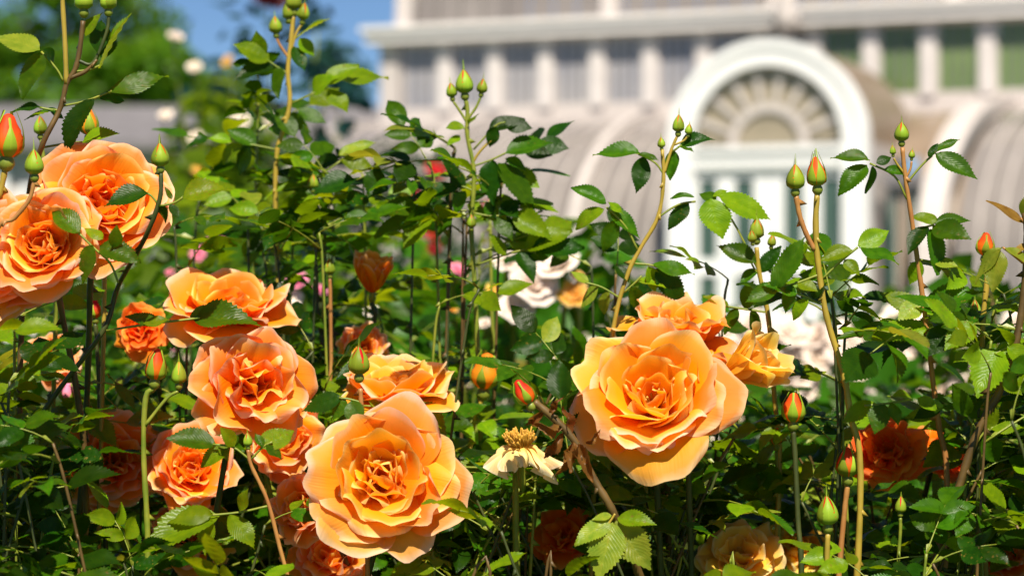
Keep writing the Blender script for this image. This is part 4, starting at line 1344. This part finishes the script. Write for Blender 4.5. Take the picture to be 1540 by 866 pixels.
d = 1.74
c = new_cane("upright cane with a round bud between two tiny buds, right of the door", [(1412, 640), (1404, 580), (1388, 450), (1372, 335), (1362, 270), (1357, 222)], d, .0034, .0017, 'cane_red', seed=13)
bud(c, (1356, 183), (1356, 212), d, 0.0, seed=23)
bud(c, (1342, 218), (1343, 232), d, 0.0, seed=24)
bud(c, (1372, 225), (1371, 238), d, 0.1, seed=25)
stem(c, [P(1361, 262, d), P(1350, 248, d), P(1344, 238, d)], .0009, .0008, 'cane_gold')
stem(c, [P(1362, 268, d), P(1369, 255, d), P(1371, 243, d)], .0009, .0008, 'cane_red')
traced_leaf(c, d, [(1364, 300), (1345, 265), (1308, 246)], [(1308, 242, 1250, 232, 0, .8), (1304, 248, 1263, 288, -.01, .9), (1312, 250, 1303, 292, 0, .8), (1318, 246, 1342, 238, 0, 1), (1330, 254, 1368, 264, 0, .7)], 'mix', 35)
traced_leaf(c, d, [(1364, 275), (1385, 250), (1402, 234)], [(1400, 232, 1442, 206, 0, .7), (1406, 230, 1468, 272, -.01, .7), (1396, 236, 1412, 216)], 'mix', 36)
traced_leaf(c, d, [(1374, 345), (1390, 342), (1405, 338)], [(1396, 340, 1360, 378, -.01, .9), (1404, 336, 1462, 332, 0, .7), (1402, 340, 1456, 362, -.02, 1.0), (1398, 345, 1412, 412, -.01, .9), (1410, 332, 1372, 322)], 'mix', 37)
traced_leaf(c, d, [(1380, 390), (1392, 392), (1402, 394)], [(1384, 392, 1368, 428, 0, 1), (1398, 394, 1452, 426, 0, .7), (1402, 392, 1440, 398)], 'yellow', 38)
traced_leaf(c, d, [(1388, 450), (1400, 455), (1375, 464)], [(1378, 464, 1480, 434, -.01, .8), (1388, 450, 1420, 480), (1385, 455, 1350, 480)], 'mix', 39)
scatter_leaves(c, [P(1412, 640, d), P(1404, 580, d), P(1388, 460, d)], 0.022, .09, random.Random(59), 'mix', (0.026, 0.038))

d = 1.80
c = new_cane("shorter cane with one plump and one small green bud in front of the white door", [(1165, 600), (1156, 480), (1142, 410), (1138, 372)], d, .0032, .0018, 'cane_gold', seed=14)
bud(c, (1138, 326), (1138, 358), d, 0.0, seed=26)
bud(c, (1130, 346), (1132, 364), d - .01, 0.0, seed=27)
bud(c, (1162, 352), (1160, 370), d + .01, 0.0, seed=28)
traced_leaf(c, d, [(1142, 410), (1100, 330), (1070, 300)], [(1068, 298, 1080, 360, -.01, 1.2), (1080, 295, 1162, 326, 0, .8), (1078, 300, 1050, 288), (1072, 296, 1095, 284)], 'mix', 40)
traced_leaf(c, d, [(1143, 415), (1135, 405), (1130, 396)], [(1138, 396, 1080, 364, 0, .8), (1140, 405, 1110, 425), (1144, 410, 1175, 370)], 'mix', 41)
traced_leaf(c, d, [(1155, 470), (1120, 465), (1090, 460)], [(1095, 460, 1060, 440), (1110, 464, 1085, 500), (1120, 464, 1125, 425), (1130, 466, 1140, 510)], 'mix', 42)
scatter_leaves(c, [P(1165, 600, d), P(1156, 480, d), P(1144, 420, d)], 0.02, .10, random.Random(69), 'mix', (0.026, 0.038))

d = 1.69
c = new_cane("thick brown cane leaning right with broad serrated leaves and bronze young tips", [(1405, 850), (1440, 740), (1470, 650), (1505, 585), (1527, 520), (1540, 440), (1545, 360), (1542, 320)], d, .0040, .0026, 'cane_brown', seed=15, thorns=.03)
traced_leaf(c, d, [(1543, 345), (1540, 335), (1535, 328)], [(1538, 336, 1488, 296, 0, .6), (1540, 330, 1560, 290)], 'bronze', 43, 'cane_red')
traced_leaf(c, d, [(1543, 400), (1525, 385), (1508, 372)], [(1508, 372, 1458, 418, 0, .7), (1504, 376, 1488, 436, -.01, .9), (1512, 372, 1545, 398, -.01, 1.0), (1525, 385, 1545, 362)], 'bronze', 44, 'cane_red')
traced_leaf(c, d, [(1530, 515), (1510, 525), (1490, 535)], [(1505, 525, 1460, 590, -.015, 1.1), (1515, 520, 1558, 560, -.01, 1.1), (1495, 532, 1545, 520, 0, .9), (1520, 520, 1500, 480)], 'light', 45)
traced_leaf(c, d, [(1470, 650), (1450, 620), (1415, 605)], [(1440, 612, 1395, 600), (1455, 625, 1440, 580), (1420, 606, 1372, 625), (1445, 618, 1480, 590)], 'mix', 46)
traced_leaf(c, d - .01, [(1372, 600), (1340, 606), (1300, 610)], [(1340, 604, 1352, 640), (1372, 598, 1342, 590), (1320, 608, 1265, 630), (1330, 606, 1310, 650), (1380, 598, 1410, 620)], 'light', 47)
traced_leaf(c, d, [(1460, 680), (1480, 650), (1500, 640)], [(1490, 645, 1540, 640), (1480, 655, 1500, 700), (1485, 648, 1500, 605)], 'mix', 48)
scatter_leaves(c, [P(1405, 850, d), P(1440, 740, d), P(1470, 650, d), P(1527, 520, d), P(1540, 440, d)], 0.028, .25, random.Random(79), 'mix', (0.028, 0.040))

c = new_cane("golden stalk with a red tipped bud behind the bronze leaves", [(1478, 600), (1478, 490), (1484, 425), (1482, 395)], 1.76, .0032, .002, 'cane_gold', seed=16)
bud(c, (1484, 348), (1481, 384), 1.76, 0.6, 'bud_red', 29)
bud(c, (1466, 450), (1467, 476), 1.80, 0.0, seed=30)
stem(c, [P(1478, 540, 1.78), P(1468, 510, 1.79), P(1467, 486, 1.80)], .0013, .0011, 'cane_green')
scatter_leaves(c, [P(1478, 640, 1.76), P(1478, 490, 1.76)], 0.022, .1, random.Random(89), 'mix')

d = 1.64
c = new_cane("reddish brown arching cane with dried curled leaves and a red bud at its tip", [(960, 860, .02), (925, 775), (890, 715), (862, 660), (825, 622), (803, 604)], d, .0042, .0026, 'cane_brown', seed=17, thorns=.025)
bud(c, (776, 570), (796, 606), d, 0.75, 'bud_red', 31)
r_ = random.Random(17)
for i, (bx, by, tx, ty) in enumerate([(862, 660, 838, 720), (855, 655, 850, 610), (845, 640, 800, 640), (880, 668, 905, 648), (830, 625, 845, 595), (868, 670, 890, 720), (820, 618, 790, 640), (848, 650, 815, 690), (872, 672, 855, 705)]):
    B, T = P(bx, by, d), P(tx, ty, d - r_.uniform(-.01, .02))
    ln = (T - B).length
    link("dry_leaf", CRUMPLED[i % 4], c, M=frame(T - B, (r_.uniform(-1, 1), -1, r_.uniform(-.3, .6)), B - c.location, (ln, ln, ln)))
traced_leaf(c, d - .01, [(925, 772), (920, 780), (915, 788)], [(918, 782, 862, 812, -.01, 1.0), (922, 785, 900, 866, -.02, 1.0), (926, 782, 970, 860, -.01, 1.0), (928, 778, 985, 790, -.01, .8), (920, 775, 890, 778, 0, .9)], 'yellow', 49, 'cane_gold')

d = 1.66
c = new_cane("thin reddish stalk with a tiny green bud in front of the ruffled orange rose", [(440, 900), (420, 820), (402, 752), (378, 700), (373, 676)], d, .003, .0014, 'cane_red', seed=18)
bud(c, (372, 650), (373, 670), d, 0.0, seed=32)
traced_leaf(c, d, [(377, 692), (350, 672), (320, 668)], [(325, 668, 252, 652, 0, .9), (345, 672, 300, 700), (352, 672, 335, 640), (330, 668, 345, 690)], 'light', 50)
traced_leaf(c, d, [(378, 690), (395, 672), (410, 664)], [(392, 674, 440, 640), (400, 668, 425, 690), (395, 672, 385, 650)], 'mix', 51)
traced_leaf(c, d, [(405, 760), (360, 770), (310, 775)], [(320, 774, 235, 772, 0, .9), (330, 774, 210, 815, -.01, .9), (345, 772, 382, 822, -.01, 1.1), (315, 776, 300, 830, -.01, 1.0), (360, 768, 372, 735)], 'light', 52)

c = new_cane("slim stalk with a pointed green bud standing before the half hidden apricot rose", [(548, 700), (544, 620), (542, 584)], 1.68, .003, .0016, 'cane_red', seed=19)
bud(c, (540, 520), (540, 562), 1.68, 0.0, seed=33)
traced_leaf(c, 1.68, [(543, 605), (525, 600), (510, 598)], [(515, 598, 452, 612, 0, .9), (520, 600, 500, 630), (528, 602, 540, 640)], 'mix', 53)
traced_leaf(c, 1.69, [(544, 610), (590, 612), (620, 615)], [(610, 614, 665, 640, 0, .9), (618, 615, 690, 655, .02, 1.0), (600, 612, 640, 606), (575, 612, 555, 600)], 'light', 54, dd=.07)

c = new_cane("short stalk with an orange and red bud against the soft green foliage", [(705, 700), (712, 640), (728, 592)], 1.90, .003, .002, 'cane_gold', seed=20)
bud(c, (734, 528), (728, 584), 1.90, 0.9, 'bud_orange', 34)
c = new_cane("stalk with a dark red bud in its open green sepals beside the sideways pale rose", [(1200, 780), (1196, 690), (1193, 646)], 1.72, .003, .002, 'cane_dark', seed=21)
bud(c, (1194, 588), (1193, 634), 1.72, 0.5, 'bud_red', 35)
c = new_cane("stalk with a half opened red bud right above the pointed green bud", [(1262, 860), (1270, 770), (1275, 728)], 1.70, .003, .0019, 'cane_red', seed=22)
bud(c, (1274, 670), (1275, 716), 1.70, 0.35, 'bud_red', 36)
c = new_cane("stalk with a plump pointed green bud beside the half opened red bud", [(1240, 960), (1243, 860), (1245, 800)], 1.66, .003, .0019, 'cane_gold', seed=23)
bud(c, (1243, 744), (1245, 788), 1.66, 0.0, seed=37)
c = new_cane("stalk with a small bud showing pink tips beside the dark red bud", [(1172, 800), (1170, 720), (1168, 678)], 1.80, .003, .0016, 'cane_green', seed=24)
bud(c, (1166, 636), (1168, 668), 1.80, 0.4, 'bud_red', 38)
c = new_cane("stalk with a narrow green bud below the bright red orange rose", [(1350, 860), (1354, 800), (1354, 778)], 1.72, .003, .0013, 'cane_green', seed=25)
bud(c, (1355, 745), (1354, 770), 1.72, 0.0, seed=39)
c = new_cane("stalk with an opening red bud and long sepals in the left thicket", [(222, 800), (216, 680), (219, 600), (231, 584)], 1.69, .0034, .002, 'cane_green', seed=26, thorns=.03)
bud(c, (238, 522), (233, 570), 1.69, 0.6, 'bud_red', 40)
stem(c, [P(218, 640, 1.69), P(250, 600, 1.69), P(268, 588, 1.69)], .0014, .0012, 'cane_green')
bud(c, (269, 543), (269, 576), 1.69, 0.1, 'bud_orange', 41)
c = new_cane("shaded stalk with a small red bud deep in the left thicket", [(150, 620), (146, 520), (143, 486)], 1.84, .003, .0016, 'cane_dark', seed=27)
bud(c, (142, 448), (143, 478), 1.84, 0.9, 'bud_red', 42)
c = new_cane("stalk with a pale round bud between the tulip shaped rose and the slender golden cane", [(498, 540), (497, 450), (496, 418)], 1.95, .003, .0015, 'cane_red', seed=28)
bud(c, (495, 388), (496, 412), 1.95, 0.0, seed=43)
scatter_leaves(c, [P(500, 560, 1.95), P(497, 450, 1.95)], 0.02, .09, random.Random(99), 'yellow', (0.018, 0.028), 'cane_red')
c = new_cane("stalk with a small pink bud deep in the left thicket", [(102, 700), (100, 640), (98, 612)], 1.90, .003, .0016, 'cane_dark', seed=29)
bud(c, (104, 572), (99, 604), 1.90, 0.9, 'pink', 44)
c = new_cane("stalk with an orange bud in shade at the foot of the left thicket", [(108, 860), (106, 780), (104, 744)], 1.80, .003, .0016, 'cane_dark', seed=30)
bud(c, (100, 700), (104, 738), 1.80, 0.9, 'bud_orange', 45)
for b in [(240, 230, 22), (1226, 255, 24), (1196, 265, 22), (1274, 692, 26), (1244, 766, 26), (540, 542, 24), (734, 556, 30), (785, 590, 28), (236, 546, 32), (1194, 610, 28), (372, 662, 14), (142, 464, 18), (1356, 200, 20)]:
    keep(b[0], b[1], b[2], 1.9 if b[0] in (734, 142) else 1.7)
for k in ((60, 600, 40, 1.5), (860, 660, 46, 1.66), (880, 720, 26, 1.66), (912, 825, 72, 1.66), (1450, 720, 18, 1.66), (1480, 650, 18, 1.66), (1520, 370, 60, 1.7),
          (1338, 680, 44, 1.86), (1400, 685, 26, 1.9), (165, 700, 30, 1.82), (280, 706, 28, 1.8), (850, 812, 44, 1.86), (1105, 842, 58, 1.82), (1195, 825, 36, 1.95), (170, 700, 55, 1.86), (285, 715, 48, 1.84), (560, 415, 40, 1.98)):
    keep(*k)

# ---- leafy canes that fill the bushes ----------------------------------------------------
ENV = [(-80, 400), (0, 430), (60, 500), (120, 470), (200, 410), (280, 335), (360, 330), (440, 335), (520, 325), (600, 340), (680, 330), (760, 340),
       (830, 385), (880, 480), (930, 540), (1000, 560), (1060, 500), (1110, 460), (1180, 480), (1260, 500), (1340, 500), (1420, 480), (1480, 440), (1620, 400)]


def env(x):
    return float(np.interp(x, [e[0] for e in ENV], [e[1] for e in ENV]))


MARKS = [(582, 722, "the large face-on apricot rose"), (985, 598, "the large cupped rose"), (150, 318, "the pale edged orange rose"), (72, 378, "the deep orange rose"),
         (372, 580, "the ruffled sideways rose"), (342, 488, "the wide flat orange rose"), (560, 440, "the tulip shaped orange rose"), (168, 700, "the shaded orange rose"),
         (1338, 690, "the bright red orange rose"), (852, 815, "the small scarlet orange rose"), (1110, 850, "the pale peach rose"), (785, 672, "the withered rose"),
         (1274, 692, "the half opened red bud"), (734, 556, "the orange and red bud"), (1227, 300, "the twin buds before the door"), (1356, 300, "the bud between two tiny buds"),
         (700, 250, "the three plump buds"), (1000, 400, "the golden forked cane"), (1470, 650, "the thick brown cane"), (1138, 420, "the plump bud before the door"),
         (430, 350, "the slender golden cane"), (1484, 400, "the red tipped bud"), (1510, 830, "the peach rose"), (285, 815, "the low peach rose"), (60, 560, "the dark arching cane"), (20, 800, "the shaded orange bud")]


def mark(px, py):
    return min(MARKS, key=lambda m: (m[0] - px) ** 2 + (m[1] - py) ** 2)[2]


def filler(px, top, d, tone, label, group, seed, spacing=0.026, upto=0.34, lsize=(0.023, 0.037), mat='cane_green', lean=170, rise=25):
    r = random.Random(seed)
    px0, top0 = px, top
    for attempt in range(9):
        ln = r.uniform(-lean, lean)
        pts_px = [(px + ln, 1000), (px + ln * 0.75, (1000 + top) / 2 + 60), (px + ln * 0.25, top + 60), (px, top)]
        ok = not (blocked(P(px, top - 30, d), 55) or blocked(P(px, top - 65, d), 40))
        for a, b in zip(pts_px[:-1], pts_px[1:]):
            for t in (0.0, 0.25, 0.5, 0.75, 1.0):
                x, y = a[0] + (b[0] - a[0]) * t, a[1] + (b[1] - a[1]) * t
                if y < 880 and blocked(P(x, y, d), 10):
                    ok = False
        if ok:
            break
        px, top = px0 + r.uniform(-70, 70), top0 + r.uniform(-20, 120)
    else:
        return None
    c = new_cane(label + " " + mark(px, top), pts_px, d, .0019, .0010, mat, group, seed=seed)
    n = scatter_leaves(c, [P(x, y, d) for x, y in pts_px], spacing, upto, r, tone, lsize, top_lim=lambda x: env(x) - rise)
    if n < 2:
        for ch in [x for x in c.children_recursive] + [c]:
            bpy.data.objects.remove(ch)
        return None
    compound_leaf(c, P(px, top, d), Vector((r.uniform(-1, 1), r.uniform(-.7, .5), 0.6)), Vector((r.uniform(-.3, .3), -r.uniform(0, .7), 1)), 0.042, 5, 0.027, r, tone)
    return c


for cane, pts, radius, seed in LATER:
    scatter_leaves(cane, pts[2:], 0.030, 0.36, random.Random(seed * 3), 'mix', (0.024, 0.038), skip=-0.02, top_lim=env)

G = "leafy flowerless canes of the foreground rose bushes"
r_ = random.Random(2024)
MATS = ('cane_green', 'cane_dark', 'cane_dark', 'cane_brown')
for i in range(84):
    px = -80 + 1700 * (i + r_.random()) / 84
    top = env(px) + r_.uniform(10, 330)
    filler(px, top, r_.uniform(1.72, 1.92), 'mix', "leafy flowerless cane growing near", G, 1000 + i, mat=r_.choice(MATS), spacing=0.018)
for i in range(96):
    px = -80 + 1700 * (i + r_.random()) / 96
    top = r_.uniform(env(px) + 70, 890)
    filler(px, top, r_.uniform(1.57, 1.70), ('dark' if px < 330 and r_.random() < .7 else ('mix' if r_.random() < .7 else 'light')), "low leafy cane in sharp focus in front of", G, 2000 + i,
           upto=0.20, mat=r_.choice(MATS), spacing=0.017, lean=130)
for i in range(80):
    px = -80 + 1700 * (i + r_.random()) / 80
    top = r_.uniform(560, 850)
    filler(px, top, r_.uniform(1.74, 1.95), 'mix', "low leafy cane in the shade behind", G, 4000 + i, mat=r_.choice(MATS), spacing=0.017, upto=0.24)
for i, (px, top, d) in enumerate([(300, 300, 2.1), (372, 320, 2.0), (262, 340, 1.9), (455, 300, 2.0), (505, 285, 2.05), (540, 318, 1.95), (598, 322, 1.9), (638, 300, 1.95),
                                    (668, 260, 1.95), (742, 230, 1.95), (765, 290, 1.9), (735, 330, 1.92), (845, 372, 1.95), (690, 345, 1.9), (560, 350, 1.95), (610, 380, 1.88), (660, 370, 1.9),
                                    (870, 400, 1.85), (900, 470, 1.82), (1095, 420, 1.85), (1060, 440, 1.82), (1185, 420, 1.75), (1330, 430, 1.76), (1440, 400, 1.8), (1300, 460, 1.74), (1500, 470, 1.74),
                                    (480, 350, 1.9), (520, 380, 1.85), (410, 360, 1.95), (330, 345, 1.95), (1385, 420, 1.78), (1250, 450, 1.72), (1150, 450, 1.76), (20, 450, 1.72), (100, 520, 1.72), (60, 560, 1.7), (1105, 450, 1.72), (1130, 480, 1.7), (1255, 430, 1.75), (1345, 460, 1.72), (1420, 440, 1.76), (1460, 480, 1.72), (1360, 480, 1.8), (1520, 520, 1.65), (1490, 560, 1.66), (1280, 480, 1.8), (1170, 470, 1.82), (1090, 480, 1.78), (1240, 480, 1.8), (1500, 450, 1.8)]):
    filler(px, top, d, 'mix', "leafy flowerless shoot standing up beside", G, 5000 + i, spacing=0.016, upto=0.34, lsize=(0.021, 0.036), mat=r_.choice(MATS), lean=50, rise=75)
for i, (px, top, d) in enumerate([(684, 222, 1.95), (728, 218, 1.95), (775, 262, 1.95), (812, 322, 1.92), (650, 300, 1.95), (392, 140, 2.08), (452, 235, 2.05), (492, 268, 2.0),
                                    (430, 282, 2.0), (1522, 440, 1.74), (1532, 520, 1.7), (705, 270, 1.97), (600, 300, 1.95), (545, 262, 2.05)]):
    filler(px, top, d, 'mix', "upright leafy shoot rising high beside", G, 6000 + i, spacing=0.015, upto=0.34, lsize=(0.021, 0.034), mat=r_.choice(MATS), lean=35, rise=260)
for i in range(40):
    px = -80 + 1700 * (i + r_.random()) / 40
    top = env(px) + r_.uniform(-5, 190)
    filler(px, top, r_.uniform(1.95, 2.5), 'mix' if r_.random() < .8 else 'dark', "softly blurred leafy cane standing behind", G, 3000 + i, spacing=0.018, upto=0.42,
           lsize=(0.028, 0.044), mat=r_.choice(MATS))


# ------------------------------------------------------------------ rose bushes further back
def simple_bloom_mesh(colour, seed):
    r = random.Random(seed)
    Vs, Us, Fs, off = [], [], [], 0
    az0 = 0
    for (n, L, W, t0, t1, p, cup, curl, ruf, inn) in SIMPLE:
        az0 += 0.5
        for k in range(n):
            V, uv = petal_arrays(L * r.uniform(.9, 1.1), W * r.uniform(.9, 1.1), D2R(t0 + r.uniform(-6, 6)), D2R(t1 + r.uniform(-10, 10)), p, cup, curl, ruf, r.randrange(9999), nu=5, nv=5)
            a = az0 + 2 * math.pi * k / n + r.uniform(-.2, .2)
            R = np.array([[math.cos(a), -math.sin(a), 0], [math.sin(a), math.cos(a), 0], [0, 0, 1]])
            Vs.append(V @ R.T); Us.append(uv)
            Fs += [tuple(off + i for i in f) for f in grid_faces(5, 5)]
            off += len(V)
    return mesh_from("bloom", np.vstack(Vs), Fs, [MAT[colour]], uv=np.vstack(Us))


SB = {c_: [simple_bloom_mesh(c_, 50 + i) for i in range(3)] for c_ in ('white', 'pink', 'red', 'maroon', 'pale', 'orange')}
for c_ in ('white', 'pale'):
    pass


def bush(label, px, top, d, half, foliage, blooms, seed, nleaf=1600, lsize=0.045, low=0.15, group=None, name="rose_bush"):
    r = random.Random(seed)
    b = P(px, 433, d)
    t = thing(name, label, "rose bush", (b.x, b.y, 0), 0, group)
    ztop = P(px, top, d).z
    tips = []
    for i in range(7):
        a, q = r.uniform(0, 6.28), r.uniform(0.3, 0.95)
        tip = Vector((half * q * math.cos(a), half * 0.7 * q * math.sin(a), ztop * r.uniform(.7, .97)))
        s = Vector((r.uniform(-.06, .06), r.uniform(-.06, .06), 0))
        V, F = tube(catmull([s, s.lerp(tip, .5) + Vector((tip.x * .15, 0, .06)), tip], 5), [.008 - .0005 * k for k in range(11)], 5)
        link("cane", mesh_from("cane", V, F, [MAT['cane_green']]), t)
        tips.append(tip)
    g = np.random.default_rng(seed)
    n = nleaf
    th = g.uniform(0, 2 * np.pi, n)
    h = g.uniform(low, 1.0, n)
    prof = np.where(h < 0.75, 0.75 + 0.33 * h, np.sqrt(np.clip(1 - ((h - .75) / .26) ** 2, 0, 1)))
    # lumpy outline
    lump = 1 + 0.22 * np.sin(th * 3 + seed) * np.sin(h * 9 + seed) + 0.12 * np.sin(th * 7 + h * 13)
    rr = half * prof * lump * g.uniform(0.25, 1.0, n) ** 0.5
    pts = np.stack([rr * np.cos(th), rr * np.sin(th) * 0.75, h * ztop * (1 + 0.05 * np.sin(th * 4 + seed))], 1)
    nr = np.stack([np.cos(th) * .5, np.sin(th) * .5, np.full(n, .8)], 1)
    f = leaf_cloud("foliage", pts, nr, lsize, foliage, t, seed)
    tag(f, kind="stuff")
    for (bx, by, br, colour) in blooms:
        p = P(bx, by, d - half * 0.85)
        rad = br / FPX * p.y
        ax = Vector((r.uniform(-.5, .5), -r.uniform(.4, .9), r.uniform(.3, .9)))
        M = Matrix.Translation(p - t.location) @ ax.to_track_quat('Z', 'Y').to_matrix().to_4x4() @ Matrix.Scale(rad, 4)
        link("bloom", r.choice(SB[colour]), t, M=M)
        V, F = tube(catmull([p - t.location, p - t.location + Vector((0, .05, -.08)), Vector((0, 0, max(.3, ztop * .5)))], 4), .003, 5)
        link("flower_stalk", mesh_from("flower_stalk", V, F, [MAT['cane_green']]), t)
    return t


MAT['bush_light'] = leaf_material("bush_leaf_light", (0.05, 0.12, 0.004), (0.14, 0.23, 0.008), (0.35, 0.5, 0.01))
MAT['bush_mid'] = leaf_material("bush_leaf_mid", (0.018, 0.065, 0.003), (0.06, 0.14, 0.005), (0.2, 0.38, 0.008))
MAT['bush_dark'] = leaf_material("bush_leaf_dark", (0.010, 0.035, 0.012), (0.02, 0.07, 0.02), (0.05, 0.14, 0.03))
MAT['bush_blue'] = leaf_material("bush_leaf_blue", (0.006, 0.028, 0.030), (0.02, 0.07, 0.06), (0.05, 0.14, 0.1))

bush("tall light green climbing rose with scattered pale pink blooms", 335, 175, 6.2, 0.19, MAT['bush_light'],
     [(293, 105, 14, 'white'), (296, 210, 14, 'white'), (362, 190, 20, 'white'), (262, 60, 14, 'white'), (345, 95, 12, 'pale'), (250, 178, 14, 'white'), (405, 185, 14, 'white'), (300, 260, 14, 'pale')], 61, nleaf=1500, lsize=0.07, low=0.3)
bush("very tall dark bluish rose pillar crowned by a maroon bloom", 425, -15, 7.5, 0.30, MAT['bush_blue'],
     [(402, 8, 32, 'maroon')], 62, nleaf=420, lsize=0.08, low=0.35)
bush("dark rose bush with bright red blooms before the greenhouse wall", 615, 240, 8.5, 0.30, MAT['bush_dark'],
     [(652, 262, 20, 'red'), (640, 352, 16, 'red'), (654, 378, 14, 'red'), (628, 300, 10, 'red'), (735, 312, 10, 'red')], 63, nleaf=1500, lsize=0.06)
bush("mid green rose bush with pink blooms behind the slender golden cane", 320, 300, 3.6, 0.30, MAT['bush_light'],
     [(335, 358, 26, 'pink'), (300, 385, 16, 'pink'), (255, 415, 14, 'pink'), (365, 420, 14, 'pale')], 64, nleaf=2000, lsize=0.05)
bush("bushy rose with pink and white blooms behind the wide flat orange rose", 430, 400, 2.9, 0.28, MAT['bush_mid'],
     [(450, 428, 22, 'pink'), (424, 452, 30, 'white'), (265, 520, 18, 'pink'), (480, 440, 14, 'pink'), (560, 470, 14, 'white')], 65, nleaf=2200)
bush("bushy rose with large white blooms and yellow hearts below the greenhouse", 780, 400, 2.9, 0.30, MAT['bush_mid'],
     [(795, 438, 50, 'white'), (846, 406, 44, 'white'), (762, 402, 26, 'white'), (772, 474, 36, 'white'), (864, 452, 30, 'pale'), (686, 412, 20, 'pink'), (868, 420, 14, 'pale'), (740, 440, 14, 'pale'), (730, 490, 14, 'white'), (680, 470, 16, 'pale')], 66, nleaf=2400)
r_ = random.Random(8)
wl = ["white flowered rose bush crowded with pale blooms, below the arched doorway", "white flowered rose bush crowded with pale blooms, right of the arched doorway",
      "white flowered rose bush with scattered blooms behind the cupped rose", "white flowered rose bush with scattered blooms behind the face-on rose",
      "white flowered rose bush mostly hidden behind the left thicket"]
for i, (px, top, d, nb, y0, y1) in enumerate([(1180, 500, 3.9, 48, 498, 640), (1400, 485, 4.0, 64, 488, 640), (930, 520, 3.7, 22, 530, 720), (650, 520, 3.5, 20, 540, 760), (200, 500, 3.5, 12, 520, 800)]):
    bl = [(px + r_.uniform(-130, 130), r_.uniform(y0, y1), r_.uniform(26, 40), 'white') for _ in range(nb)]
    bush(wl[i], px, top, d, 0.34, MAT['bush_mid'], bl, 80 + i, nleaf=2200, lsize=0.05)
for i, (px, top, d, mt, lb_) in enumerate([(120, 440, 2.7, 'bush_mid', "leafy rose bush without flowers behind the left thicket"), (560, 420, 3.1, 'bush_light', "light green flowerless rose bush behind the tulip shaped rose"),
                                      (1040, 610, 3.0, 'bush_mid', "leafy flowerless rose bush behind the sideways pale rose"), (1300, 640, 2.9, 'bush_mid', "leafy flowerless rose bush behind the upright budded canes"),
                                      (1520, 470, 3.0, 'bush_mid', "leafy flowerless rose bush behind the thick brown cane")]):
    bush(lb_, px, top, d, 0.30, MAT[mt], [], 120 + i, nleaf=2000, lsize=0.045)
